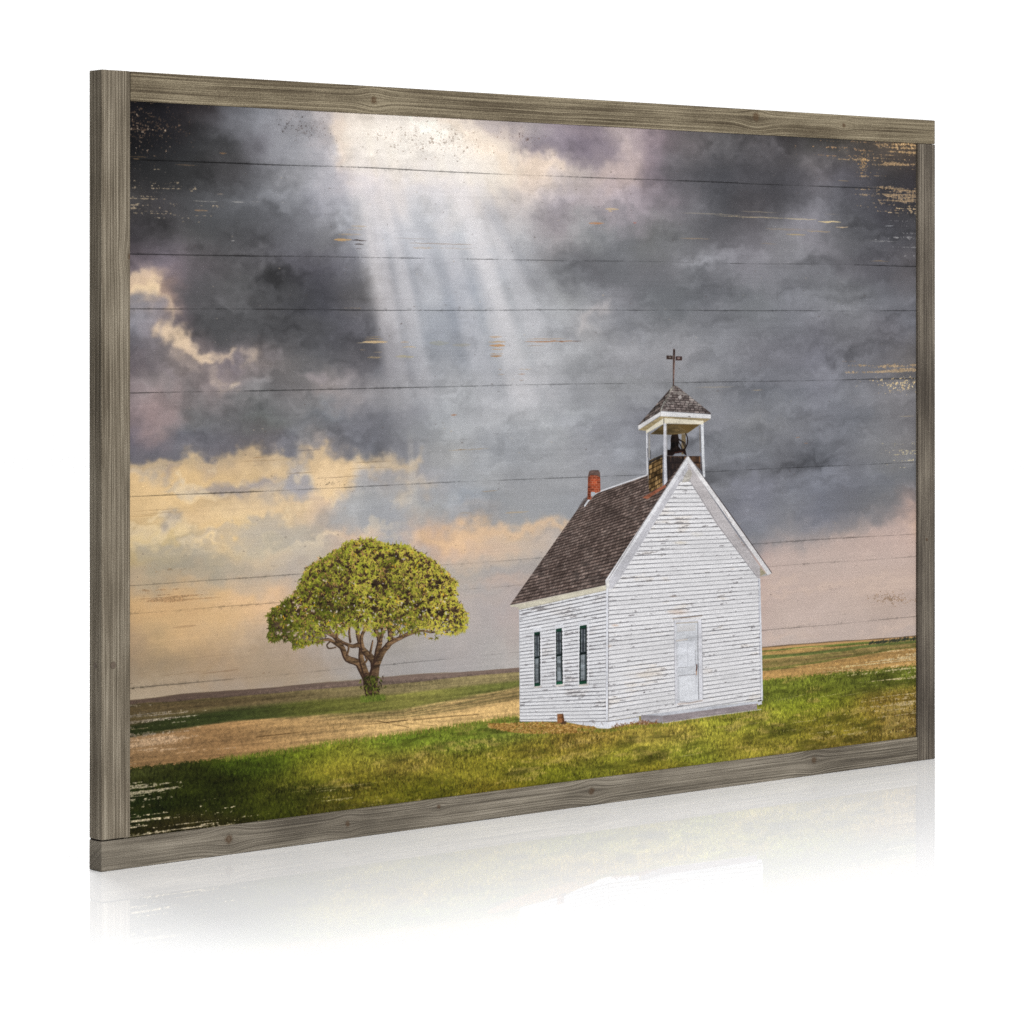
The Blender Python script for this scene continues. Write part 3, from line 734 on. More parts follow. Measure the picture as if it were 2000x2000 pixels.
def quad_st(q):
    """homography: sheet quad (TL, TR, BR, BL) -> unit square, as a function of X, Y"""
    A, b = [], []
    for (x, y), (u, v) in zip(q, ((0, 0), (1, 0), (1, 1), (0, 1))):
        A += [[x, y, 1, 0, 0, 0, -u * x, -u * y], [0, 0, 0, x, y, 1, -v * x, -v * y]]
        b += [u, v]
    h = np.linalg.solve(np.array(A, float), np.array(b, float))

    def f(X, Y):
        w = h[6] * X + h[7] * Y + 1
        return (h[0] * X + h[1] * Y + h[2]) / w, (h[3] * X + h[4] * Y + h[5]) / w
    return f


def shingles(q, rows, cols, tones, gap, seed, moss=0.0, edge=.22):
    st = quad_st(q)

    def f(X, Y, sl):
        s, t = st(X, Y)
        r = np.floor(t * rows)
        ft = t * rows - r
        j = hash2(r, r * 0 + seed)
        c0 = s * cols + j * 7.3 + .25 * np.sin(r * 2.1 + s * 9)
        c = np.floor(c0)
        fc = c0 - c
        k = hash2(c, r + seed)
        k2 = hash2(c + 17, r * 1.3 + seed)
        base = rgb(*tones[0]) + (rgb(*tones[1]) - rgb(*tones[0])) * k[..., None]
        base = base * (1 + .05 * PEEL[sl] + .07 * PEEL2[sl])[..., None]
        shadow = np.maximum(sstep(1 - edge - .12 * k2, 1.0, ft), sstep(edge * .9, 0, ft) * .8)
        shadow = np.maximum(shadow, sstep(.14, .02, np.minimum(fc, 1 - fc)) * (.35 + .55 * k2))
        col = base + (rgb(*gap) - base) * (shadow * .93)[..., None]
        missing = sstep(1.35, 2.1, PEEL2[sl] + .55 * (k2 - .5) * 2)
        col += (rgb(*gap) - col) * (missing * .4)[..., None]
        if moss:
            m = sstep(.3, 1.4, SPECK[sl] + .7 * PEEL2[sl]) * moss
            col += (rgb(168, 164, 158) - col) * m[..., None]
        return np.clip(col, 0, 1)
    return f


H = CHURCH
# belfry back to front
fill([(1271, 900), (1298, 888), (1298, 951), (1270, 967)], shingles([(1271, 900), (1298, 888), (1298, 951), (1270, 967)], 7, 6, ((56, 40, 20), (156, 126, 84)), (26, 18, 10), 1, 0, .18), hit=H)
fill([(1306, 891), (1373, 891), (1375, 922), (1349, 893), (1308, 945)], shingles([(1306, 891), (1374, 891), (1374, 945), (1306, 945)], 4, 18, ((38, 28, 24), (128, 96, 70)), (26, 18, 16), 2, 0, .14), hit=H)
fill([(1306, 893), (1330, 893), (1342, 900), (1308, 946)], rgb(34, 30, 32), .75, hit=H)
fill([(1271, 902), (1282, 897), (1298, 889), (1298, 893), (1284, 899), (1272, 907)], rgb(34, 34, 38), .9, hit=H)
# bell and wheel
fill([(1335, 848), (1343, 848), (1343, 886), (1335, 888)], rgb(112, 98, 74), hit=H)
ang = np.linspace(0, 2 * np.pi, 40)
stroke([(1330.7 + 16.2 * math.cos(t), 860.5 + 20.5 * math.sin(t)) for t in ang[:34]], 2.9, rgb(30, 22, 20), hit=H)
stroke([(1330.7 + 16.2 * math.cos(t), 860.5 + 20.5 * math.sin(t)) for t in ang[26:]], 2.9, rgb(30, 22, 20), hit=H)
fill([(1319, 846), (1327, 844), (1330, 858), (1329, 872), (1335, 880), (1313, 882), (1314, 866), (1316, 855)], plain((36, 26, 22), .25), hit=H)
for p in ([(1327, 856), (1336, 862), (1343, 876)], [(1329, 862), (1334, 872), (1338, 882)], [(1331, 860), (1340, 864), (1344, 872)], [(1316, 872), (1312, 882)], [(1322, 862), (1326, 882)]):
    stroke(p, 2.2, rgb(28, 22, 20), hit=H)
fill([(1307, 879), (1342, 877), (1345, 890.5), (1341, 888), (1337, 883.5), (1330, 885), (1322, 886), (1318, 890), (1307, 890)], plain((30, 20, 18), .2), hit=H)
stroke([(1322, 884.5), (1333, 882), (1340, 883)], 1.4, rgb(86, 44, 34), .7, hit=H)
# posts and canopy
CEIL = [(1274, 848), (1301, 828), (1371, 829), (1346, 846.5), (1313, 849.5)]
fill(CEIL, plain((98, 82, 54), .12), hit=H)
fill([(1302, 829), (1371, 829), (1349, 845), (1330, 832)], rgb(88, 68, 34), .5, hit=H)
stroke([(1272, 848), (1272, 893)], 4.6, plain((150, 146, 142), .05), hit=H)
stroke([(1274.5, 880), (1274.5, 896)], 1.2, rgb(40, 40, 46), hit=H)
stroke([(1267, 846), (1267.5, 900), (1269, 966)], [3.2, 3.2, 3], plain((214, 214, 218), .03), hit=H)
stroke([(1268.4, 876), (1268.8, 892)], 1.2, rgb(36, 36, 46), hit=H)
stroke([(1302.5, 828), (1302.5, 890), (1303.5, 948)], [8, 8, 8.2], plain((206, 206, 212), .03), hit=H)
stroke([(1306, 830), (1306.4, 890)], 1.6, rgb(176, 172, 168), .7, hit=H)
stroke([(1299, 880), (1300.5, 946)], 1.0, rgb(70, 70, 84), .8, hit=H)
stroke([(1370.5, 834), (1371.5, 884)], 2.4, rgb(120, 112, 104), .9, hit=H)
stroke([(1375.5, 826), (1377, 890), (1379, 930)], [7.4, 7.4, 6], plain((204, 206, 210), .03), hit=H)
stroke([(1372, 884), (1373, 924)], 1.4, rgb(120, 122, 140), .8, hit=H)
stroke([(1379.6, 868), (1379.8, 872)], 1.2, rgb(60, 60, 60), .8, hit=H)
fill([(1250.5, 840), (1294, 813), (1300, 817), (1266, 841.5)], plain((156, 140, 106), .08), hit=H)
fill([(1294, 813), (1392, 818), (1380, 825), (1371, 829), (1302, 827), (1299, 817)], plain((160, 144, 112), .08), hit=H)
fill([(1301.3, 816.5), (1378, 822), (1377, 829), (1301.5, 827)], plain((216, 209, 190), .03), hit=H)
fill([(1299.7, 817), (1299.7, 828), (1265.5, 847), (1265.5, 841)], plain((214, 207, 188), .03), hit=H)
stroke([(1300.4, 816), (1300.4, 828)], 1.0, rgb(40, 36, 34), hit=H)
fill([(1249.5, 831), (1293.7, 803.5), (1293.7, 811.5), (1250.7, 839.8)], plain((206, 204, 204), .03), hit=H)
fill([(1293.7, 803.5), (1392, 809.5), (1392.5, 817.5), (1293.7, 813)], plain((222, 221, 222), .03), hit=H)
stroke([(1294, 803.5), (1294, 811)], 1.0, rgb(120, 110, 104), .8, hit=H)
fill([(1347, 814), (1349, 812.6), (1352, 813), (1353, 815)], rgb(112, 106, 104), hit=H)
roofq = [(1294, 752), (1392, 757), (1392, 809), (1293.5, 803.5)]
fill([(1319.4, 752), (1249.2, 831.5), (1294, 804)], shingles([(1249, 779.5), (1294, 752), (1294, 804), (1249, 831.5)], 10, 6, ((60, 53, 50), (128, 114, 108)), (26, 22, 22), 4, .2), hit=H)
fill([(1319.4, 752), (1327, 755), (1392, 806.5), (1392, 809), (1293.7, 802.5)], shingles(roofq, 11, 11, ((98, 88, 85), (150, 138, 134)), (34, 28, 28), 5, .45), hit=H)
stroke([(1318.5, 753), (1306, 779), (1294, 802)], 4.0, plain((132, 128, 120), .22), .8, hit=H)
stroke([(1301, 784), (1298, 792), (1295, 799)], 1.6, rgb(176, 176, 172), .7, hit=H)
stroke([(1302, 784), (1310, 794)], 1.4, rgb(170, 168, 164), .7, hit=H)
fill([(1328, 776), (1333, 771), (1336, 777), (1331, 780)], rgb(186, 180, 176), .8, hit=H)
# cross
stroke([(1320.3, 684), (1320.2, 700), (1319.6, 722), (1319.2, 752.5)], [5.6, 6.2, 5.2, 3.0], plain((92, 74, 68), .2), hit=H)
stroke([(1319, 700), (1318.6, 730), (1318.4, 752)], 1.6, rgb(44, 34, 32), .8, hit=H)
stroke([(1321.6, 704), (1321.2, 726)], 1.4, rgb(146, 130, 120), .6, hit=H, jag=np.clip(.6 + .5 * SPECK, 0, 1))
fill([(1305.3, 694.4), (1317.5, 694.8), (1317.5, 702), (1305.6, 701.6)], rgb(58, 46, 42), hit=H)
fill([(1323.6, 696), (1336, 696.2), (1335.8, 704), (1323.6, 704)], rgb(62, 46, 44), hit=H)
fill([(1326.5, 698.2), (1332, 698), (1332, 701.2), (1327, 701.2)], rgb(156, 136, 132), .8, hit=H)
fill([(1309, 697), (1314, 696.6), (1314.6, 698.8), (1311, 699)], rgb(146, 136, 130), .7, hit=H)
stroke([(1320.4, 684.6), (1320.4, 687.6)], 5.2, rgb(54, 40, 38), hit=H)
# roof
ROOFQ = [(1143, 972), (1345, 891), (1188, 1142), (1000, 1182)]
ROOF = [(1000, 1182), (1139, 985), (1149, 972), (1163, 966), (1269, 927), (1272, 962), (1303, 946), (1344, 893), (1190, 1140), (1186, 1143)]
fill(ROOF, shingles(ROOFQ, 33, 34, ((90, 76, 70), (138, 120, 112)), (30, 24, 23), 8, .12, .32), hit=H)
fill([(1133, 992), (1143, 975), (1153, 968), (1150, 980), (1146, 990)], rgb(86, 80, 80), .6, hit=H)
stroke([(1170, 962), (1220, 944.5), (1267, 928)], 3.0, plain((206, 206, 210), .03), hit=H)
stroke([(1146, 988), (1152, 979), (1163, 967), (1172, 961.5)], [4, 4, 3.5, 3], plain((196, 198, 202), .04), hit=H)
fill([(1258, 972), (1303, 947), (1305, 951), (1268, 975)], plain((150, 92, 70), .12), hit=H)
# chimney
def bricks(X, Y, sl):
    r = np.floor((Y - 922) / 4.6)
    f = (Y - 922) / 4.6 - r
    c0 = (X - 1152) / 8.5 + .5 * (r % 2)
    k = hash2(np.floor(c0), r)
    col = rgb(122, 54, 34) + (rgb(176, 84, 54) - rgb(122, 54, 34)) * k[..., None]
    col = col * (1 + .12 * PEEL[sl])[..., None]
    fc = c0 - np.floor(c0)
    mort = np.maximum(sstep(.16, .02, np.minimum(f, 1 - f)), sstep(.09, .02, np.minimum(fc, 1 - fc)))
    col += (rgb(196, 150, 128) - col) * (mort * .55)[..., None]
    lf = sstep(1158, 1155, X)
    return col * (1 - .22 * lf)[..., None]


fill([(1151, 976), (1152.3, 930), (1154.5, 921), (1161, 918.6), (1172, 918.8), (1175.5, 923), (1176, 932), (1176.6, 960), (1165, 964), (1157, 976)], bricks, hit=H)
fill([(1152.4, 933), (1154.5, 921), (1161, 918.3), (1172, 918.5), (1175.7, 923), (1176, 933), (1170, 929), (1158, 928)], plain((96, 84, 80), .12), .88, hit=H)
stroke([(1156, 920), (1174, 920)], 1.2, rgb(70, 62, 60), .8, hit=H)
fill([(1158, 961), (1166, 961), (1166, 966), (1158, 971)], rgb(170, 178, 186), hit=H)
# side wall
fill([(1017.8, 1189), (1192.7, 1150), (1192, 1409), (1019.5, 1410)], side, hit=H)
fill([(1000, 1182), (1017, 1180), (1186, 1143.5), (1192, 1147), (1192, 1152), (1018, 1191), (1014, 1186), (1002, 1185.5)], plain((196, 190, 172), .04), hit=H)
stroke([(1018, 1191), (1190, 1152.5)], 1.6, rgb(150, 144, 128), .6, hit=H)
stroke([(1018, 1192), (1019.3, 1409)], 1.6, plain((190, 192, 198), .04), hit=H)
for x, y in ((1059, 1180), (1102, 1170), (1146, 1160)):
    stroke([(x, y), (x, y + 9)], .9, rgb(110, 110, 114), .8, hit=H)
# windows
GREEN, GLASS = (24, 58, 44), (88, 94, 98)
for (tl, tr, br, bl), mid in ((((1047.2, 1236), (1058, 1234.3), (1058.6, 1339.8), (1047.6, 1341.2)), .47), (((1089.8, 1229.6), (1100.8, 1227.5), (1102.6, 1336.4), (1090.2, 1338)), .475),
                              (((1136.3, 1223), (1149.6, 1221), (1149.9, 1335.6), (1135.3, 1337.6)), .475)):
    q = np.array([tl, tr, br, bl], float)

    def at(u, v):
        return tuple(q[0] * (1 - u) * (1 - v) + q[1] * u * (1 - v) + q[2] * u * v + q[3] * (1 - u) * v)
    fill([at(-.25, -.075), at(1.3, -.075), at(1.22, -.01), at(-.18, -.01)], plain((216, 217, 222), .03), hit=H)
    stroke([at(-.3, -.085), at(1.35, -.085)], 1.1, rgb(140, 140, 144), .7, hit=H, jag=np.clip(.6 + .5 * PEEL, 0, 1))
    stroke([at(1.28, -.04), at(1.22, 1.02)], 2.0, plain((222, 222, 226), .04), hit=H)
    stroke([at(-.15, 0), at(-.15, 1)], 1.6, plain((222, 222, 226), .04), hit=H)
    fill([at(0, 0), at(1, 0), at(1, 1), at(0, 1)], plain((20, 30, 28), .2), hit=H)
    fill([at(0, 0), at(1, 0), at(1, .045), at(0, .045)], plain(GREEN, .12), hit=H)
    fill([at(0, .95), at(1, .95), at(1, 1), at(0, 1)], plain((28, 74, 54), .12), hit=H)
    fill([at(.16, .06), at(.84, .06), at(.84, mid - .02), at(.16, mid - .02)], plain((56, 61, 65), .2), hit=H)
    fill([at(.14, mid + .02), at(.84, mid + .02), at(.84, .94), at(.16, .94)], plain((98, 104, 108), .2), hit=H)
    for u, v0, v1, w, c in ((.28, .06, mid - .03, 1.2, (176, 182, 186)), (.72, .08, mid - .03, 1.3, (186, 190, 194)), (.5, .07, mid - .03, 1.6, (40, 46, 50)),
                            (.3, mid + .03, .93, 1.4, (150, 156, 160)), (.55, mid + .03, .92, 1.4, (160, 166, 168)), (.78, mid + .05, .9, 1.6, (54, 60, 64))):
        stroke([at(u, v0), at(u, v1)], w, rgb(*c), .75, hit=H, jag=np.clip(.8 + .3 * PEEL, 0, 1))
    stroke([at(0, mid), at(1, mid - .01)], 1.8, rgb(16, 22, 24), hit=H)
    stroke([at(.97, .02), at(.97, .98)], 1.6, rgb(12, 18, 18), .85, hit=H)
    fill([at(-.08, 1.0), at(1.2, 1.0), at(1.22, 1.035), at(-.08, 1.035)], plain((206, 198, 192), .06), hit=H)
    stroke([at(1.3, .99), at(1.3, 1.035)], 1.0, rgb(110, 108, 108), .7, hit=H)
# front wall
FRONT = [(1192.7, 1150), (1347, 897), (1487, 1126), (1494, 1367.5), (1258, 1398.5), (1192, 1408.8)]
fill(FRONT, front, hit=H)
# rake boards: shaded frieze, then the bright edge
fill([(1346.5, 900), (1346, 926), (1330, 945), (1214, 1132), (1200, 1150), (1190, 1151), (1190, 1140)], plain((188, 187, 192), .03), hit=H)
fill([(1347, 900), (1347, 926), (1354, 945), (1400, 1020), (1484, 1129), (1488, 1131), (1489, 1108), (1420, 1010)], plain((184, 179, 180), .03), hit=H)
fill([(1346, 920), (1352, 916), (1356, 926), (1350, 940), (1336, 943), (1340, 930)], plain((172, 166, 154), .05), .7, hit=H)
for p in ([(1330, 944), (1334, 938), (1340, 936)], [(1345, 938), (1350, 937), (1353, 943)], [(1338, 922), (1337.5, 929), (1344, 930)], [(1337, 957), (1346, 957)], [(1340, 950), (1348, 950)]):
    stroke(p, .9, rgb(110, 108, 106), .8, hit=H)
stroke([(1329, 945), (1272, 1030), (1214, 1126)], 1.0, rgb(128, 128, 132), .5, hit=H, jag=np.clip(.5 + .6 * PEEL, 0, 1))
stroke([(1355, 945), (1408, 1028), (1482, 1127)], 1.2, rgb(116, 114, 118), .75, hit=H)
fill([(1488, 1108), (1493, 1113), (1502, 1122), (1489, 1126.5)], plain((176, 166, 140), .05), hit=H)
fill([(1488, 1126.5), (1504, 1124), (1511, 1120), (1506, 1117)], plain((186, 184, 182), .04), hit=H)
fill([(1345, 891.5), (1349, 891.5), (1350, 900), (1196, 1131), (1187, 1143), (1186, 1134)], plain((216, 216, 219), .03), hit=H)
fill([(1346, 891.5), (1349.5, 891.5), (1511.5, 1119.5), (1504, 1124), (1346, 901)], plain((218, 216, 217), .03), hit=H)
stroke([(1349, 892), (1430, 1004), (1511, 1119)], [.8, 2.0, 1.6], rgb(52, 44, 44), .9, hit=H)
stroke([(1410, 984), (1434, 1024)], 2.0, rgb(128, 110, 102), .6, hit=H, jag=np.clip(.4 + .7 * PEEL, 0, 1))
stroke([(1440, 1044), (1462, 1072)], 2.2, rgb(120, 96, 86), .7, hit=H, jag=np.clip(.3 + .7 * SPECK, 0, 1))
stroke([(1346, 892), (1270, 1007), (1191, 1134)], 1.0, rgb(70, 60, 60), .7, hit=H)
fill([(1186.5, 1136), (1193, 1130), (1194, 1147), (1187, 1150)], plain((204, 202, 200), .03), hit=H)
stroke([(1187.6, 1140), (1187.6, 1148)], 1.0, rgb(120, 112, 100), .8, hit=H)
# corner boards
stroke([(1189.8, 1152), (1189, 1409)], 5.2, plain((214, 215, 221), .03), hit=H)
stroke([(1192.8, 1152), (1192.2, 1300), (1192, 1409)], 1.5, rgb(96, 92, 96), .85, hit=H, jag=np.clip(.75 + .4 * PEEL, 0, 1))
stroke([(1187, 1154), (1186.4, 1408)], .9, rgb(140, 140, 144), .6, hit=H, jag=np.clip(.5 + .6 * PEEL, 0, 1))
stroke([(1487.5, 1132), (1490, 1240), (1492.6, 1368)], [4.2, 4.4, 4.8], plain((210, 212, 219), .03), hit=H)
stroke([(1485.4, 1132), (1489.4, 1368)], 1.2, rgb(100, 104, 128), .8, hit=H, jag=np.clip(.7 + .4 * PEEL, 0, 1))
# rust and grime marks
for x, y, rx, ry, c, al in ((1333, 1060, 16, 4, (214, 194, 156), .5), (1366, 1044, 14, 6, (218, 204, 172), .4), (1330, 1196, 26, 6, (206, 184, 168), .5), (1205, 1222, 8, 3, (196, 160, 132), .7),
                            (1195, 1262, 5, 4, (206, 168, 136), .7), (1260, 1318, 46, 9, (214, 204, 192), .5), (1385, 1310, 12, 9, (216, 200, 186), .6), (1320, 1165, 10, 2, (170, 140, 118), .6)):
    m = oval(x, y, rx, ry) * np.clip(.6 + .4 * PEEL2, 0, 1.2) * (H > .5)
    tint(m, c, al)
for x, y, w, k in ((1414, 1180, 5, 2.2), (1421, 1178.5, 4, 2), (1454, 1177, 3, 1.4), (1434, 1147, 3, 1.8), (1404, 1085, 2.5, 2), (1443, 1090, 4, 2.2), (1431, 1089.5, 6, 1.2), (1286, 1116, 2.5, 1.4), (1284, 1090, 3.5, 1.2),
                   (1380, 1252, 7, 1.6), (1383, 1303.5, 3, 1.6), (1256, 1292, 6, 1.8), (1398, 1311, 12, 1.8), (1474, 1226, 6, 2.4), (1476, 1308, 7, 2), (1476, 1327, 12, 2.4), (1304, 1276.5, 8, 1.4), (1232, 1291, 6, 1.6),
                   (1202, 1351, 7, 1.8), (1262, 1353, 2, 3), (1220, 1368, 10, 1.6), (1286, 1391, 10, 1.6), (1246, 1393, 12, 2), (1205, 1399, 8, 2), (1408, 1341, 2, 2), (1421, 1333, 3, 2), (1306, 1378, 5, 1.8), (1318, 1377, 3, 2)):
    stroke([(x - w / 2, y + .4), (x + w / 2, y - .4)], k, rgb(100, 96, 98), .8, hit=H, jag=np.clip(.7 + .4 * SPECK, 0, 1))
# door
fill([(1320, 1213), (1373.5, 1209.5), (1376.5, 1369), (1323, 1377)], plain((212, 212, 218), .03), hit=H)
fill([(1324, 1217), (1367.5, 1214), (1370.5, 1367.4), (1327.7, 1373)], plain((202, 204, 209), .03), hit=H)
fill([(1324, 1217), (1367.5, 1214), (1367.5, 1216), (1324, 1219)], rgb(170, 158, 142), .8, hit=H)
fill([(1326, 1222), (1362, 1219.5), (1362.5, 1231), (1326.4, 1234)], rgb(206, 202, 200), .5, hit=H)
fill([(1328, 1254), (1361, 1252), (1362, 1300), (1329, 1304)], plain((214, 216, 222), .02), hit=H)
fill([(1330, 1321), (1362, 1318), (1367, 1366), (1330.5, 1370)], plain((216, 218, 223), .02), hit=H)
for p, w, c, al in (([(1366.8, 1216), (1367, 1285), (1368.6, 1366)], 1.3, (84, 82, 86), .85), ([(1361.4, 1270), (1362, 1300)], 1.1, (120, 120, 126), .8), ([(1347, 1256), (1347.4, 1303)], .9, (160, 160, 168), .7),
                    ([(1329, 1304.5), (1344, 1304)], 1.2, (140, 138, 142), .8), ([(1329.5, 1320.5), (1362, 1317.5)], 1.3, (128, 126, 130), .85), ([(1329.6, 1322), (1330, 1369)], .9, (150, 150, 156), .8),
                    ([(1362.6, 1321), (1363, 1356)], .9, (160, 160, 166), .7), ([(1320.2, 1214), (1322.4, 1376)], 1.0, (128, 128, 134), .7), ([(1374.4, 1211), (1377, 1368)], 1.0, (120, 120, 126), .7),
                    ([(1323.8, 1218), (1326.6, 1372)], .8, (150, 150, 154), .6), ([(1327, 1233.4), (1362, 1231)], 1.0, (188, 178, 168), .6), ([(1340, 1248), (1375, 1244.5)], .9, (140, 140, 144), .7),
                    ([(1325, 1252), (1346, 1249)], 3.0, (206, 192, 178), .5), ([(1328, 1375.5), (1350, 1374), (1376, 1368.5)], 3.4, (206, 194, 188), .8), ([(1331, 1371), (1350, 1373), (1374, 1369.5)], 1.0, (112, 104, 100), .75),
                    ([(1317.5, 1208.5), (1345, 1206.6), (1375.5, 1203)], 1.6, (150, 136, 124), .85), ([(1334, 1206.4), (1345, 1206), (1375, 1202.6)], 1.2, (116, 98, 86), .7), ([(1319, 1209), (1320, 1214)], 1.2, (150, 146, 144), .7)):
    stroke(p, w, rgb(*c), al, hit=H)
stroke([(1320, 1211.5), (1373, 1207.5)], 2.6, plain((216, 214, 214), .02), hit=H)
stroke([(1364.6, 1299), (1364.8, 1305), (1363.6, 1311)], [2.6, 3.4, 2.4], rgb(74, 40, 30), .95, hit=H)
stroke([(1364, 1312), (1363.8, 1318)], 2.0, rgb(176, 112, 66), .8, hit=H)
stroke([(1368, 1297), (1367.6, 1312)], 1.2, rgb(96, 104, 116), .7, hit=H)
# footing, step, odds and ends
fill([(1102, 1409.4), (1192, 1408.6), (1191, 1424), (1176, 1423.5), (1140, 1417)], plain((206, 207, 212), .04), hit=H)
fill([(1192, 1409), (1252, 1399.5), (1253, 1411), (1207, 1420), (1191, 1424)], plain((208, 209, 215), .04), hit=H)
stroke([(1020, 1410), (1100, 1410.5), (1192, 1409.4), (1256, 1400)], 1.5, rgb(112, 108, 110), .75, hit=H)
for p in ([(1207, 1410), (1207, 1420)], [(1178, 1411), (1182, 1418)], [(1160, 1410), (1166, 1413)], [(1143, 1411), (1143, 1417)]):
    stroke(p, 1.2, rgb(110, 96, 88), .7, hit=H)
fill([(1256.4, 1397.5), (1484, 1369), (1484, 1375), (1298, 1400)], plain((198, 200, 207), .03), hit=H)
fill([(1256.4, 1397), (1299, 1398.5), (1298, 1413), (1258, 1411), (1255, 1404)], plain((154, 148, 152), .05), hit=H)
fill([(1298.4, 1398.6), (1482.5, 1374.5), (1482.5, 1386), (1298, 1412.5)], plain((148, 138, 140), .06), hit=H)
stroke([(1298, 1413), (1390, 1399.5), (1491, 1386)], 1.8, rgb(196, 192, 192), .85, hit=H)
fill([(1483, 1371), (1492, 1369), (1492, 1376), (1484, 1378)], plain((190, 190, 196), .05), hit=H)
stroke([(1485, 1369.6), (1491, 1368.4)], 2.0, rgb(30, 26, 24), .9, hit=H)
fill([(1250, 1408), (1262, 1407), (1271, 1411), (1270, 1417), (1252, 1416)], plain((180, 150, 136), .08), .85)
# straw bank and grass along the foot of the walls
for _ in range(2200):
    u = rng.uniform(-1, 1)
    x = 1062 + u * 104
    top = 1411 + 3 * abs(u) + (6 * max(0, (x - 1100) / 60)) * (x > 1100)
    y = top + rng.random() * 22 * (1 - u * u * .7)
    c = (rgb(192, 150, 82), rgb(166, 124, 58), rgb(122, 86, 40), rgb(208, 170, 106))[rng.integers(4)]
    a = rng.uniform(0, 6.28)
    stroke([(x, y), (x + 3.2 * math.cos(a), y + 1.8 * math.sin(a))], 1.5, c * rng.uniform(.8, 1.1), .8)
for _ in range(700):
    x = rng.uniform(1130, 1500)
    y = np.interp(x, [1130, 1190, 1207, 1256, 1298, 1491, 1500], [1424, 1427, 1424, 1416, 1415, 1389, 1376]) + rng.uniform(-1, 4)
    c = (rgb(140, 146, 52), rgb(84, 94, 28), rgb(170, 148, 80))[rng.integers(3)]
    stroke([(x, y + 2), (x + rng.normal(0, 1.5), y - rng.uniform(2, 5))], [1.4, .5], c * rng.uniform(.75, 1.1), .75)
for _ in range(120):
    x = rng.uniform(1200, 1290)
    y = np.interp(x, [1200, 1256, 1290], [1421, 1413, 1413]) + rng.normal(0, 2)
    stroke([(x, y), (x + rng.normal(0, 2), y - 2)], 1.5, rgb(116, 76, 48) * rng.uniform(.7, 1.3), .6)
for _ in range(160):
    x = rng.uniform(1492, 1560)
    y = np.interp(x, [1492, 1560], [1372, 1362]) + rng.normal(0, 5)
    stroke([(x, y), (x + rng.normal(0, 1.5), y - 4)], 1.5, (rgb(62, 70, 26), rgb(96, 104, 40), rgb(120, 120, 60))[rng.integers(3)], .4)
fill([(1092, 1395), (1103, 1394.5), (1106, 1412), (1092.5, 1414)], plain((146, 98, 62), .12), hit=H)
fill([(1101, 1395), (1104, 1395), (1107, 1412), (1102, 1413)], rgb(84, 54, 34), .8, hit=H)
fill([(1098, 1412), (1110, 1408), (1110, 1414), (1100, 1416)], rgb(70, 52, 40), .8)


# ---- tree
T = TREE


def tp(p):
    return [(510 + x * .21739, 1030 + y * .21739) for x, y in p]


CROWN = np.array(tp([(75, 990), (90, 900), (85, 800), (130, 740), (210, 680), (330, 600), (365, 500), (420, 410), (450, 350), (540, 300), (620, 270), (660, 225), (740, 180), (820, 130), (920, 112), (1010, 112),
                     (1070, 130), (1130, 162), (1220, 152), (1310, 165), (1400, 215), (1470, 240), (1530, 290), (1610, 335), (1660, 410), (1730, 455), (1775, 505), (1735, 580), (1790, 680), (1850, 760),
                     (1865, 840), (1840, 920), (1760, 945), (1660, 940), (1580, 905), (1500, 900), (1400, 905), (1280, 880), (1180, 870), (1100, 880), (1000, 850), (930, 870), (860, 840), (790, 880), (700, 840),
                     (640, 880), (610, 980), (560, 1040), (470, 1030), (390, 1060), (320, 1080), (295, 1000), (210, 990), (130, 1025)]))


def bark(X, Y, sl):
    b = rgb(94, 73, 53) * (1 + .16 * PEEL2[sl] + .2 * PEEL[sl])[..., None]
    return np.clip(b, 0, 1)


def limb(p, w, dark=0.0):
    p2 = tp(p)
    w2 = np.asarray(w, float) * .21739 * (1.0 + .08 * (np.asarray(w, float) > 40))
    # smooth the polyline a little
    q, ww = [p2[0]], [w2[0]]
    for i in range(1, len(p2)):
        for t in (.33, .67, 1.0):
            a = np.array(p2[max(0, i - 2)]); b = np.array(p2[i - 1]); c = np.array(p2[i]); d = np.array(p2[min(len(p2) - 1, i + 1)])
            q.append(tuple(.5 * (2 * b + (c - a) * t + (2 * a - 5 * b + 4 * c - d) * t * t + (3 * b - a - 3 * c + d) * t ** 3)))
            ww.append(w2[i - 1] + (w2[i] - w2[i - 1]) * t)
    ww = np.array(ww)
    stroke([(x - .6, y) for x, y in q], ww + .8, rgb(58, 42, 34), 1, hit=T)
    stroke([(x + ww[i] * .10, y) for i, (x, y) in enumerate(q)], ww * .82, bark, 1 - dark, hit=T)
    stroke([(x + ww[i] * .24, y) for i, (x, y) in enumerate(q)], ww * .28, rgb(138, 112, 80), .5 * (1 - dark), hit=None, jag=np.clip(.7 + .5 * PEEL, 0, 1))


inside = coverage(*rect(CROWN[:, 0], CROWN[:, 1]), TH, TW, 2)


def in_crown(x, y):
    c, r = rect(x, y)
    i, j = int(r) - inside[0].start, int(c) - inside[1].start
    return 0 <= i < inside[2].shape[0] and 0 <= j < inside[2].shape[1] and inside[2][i, j] > .5


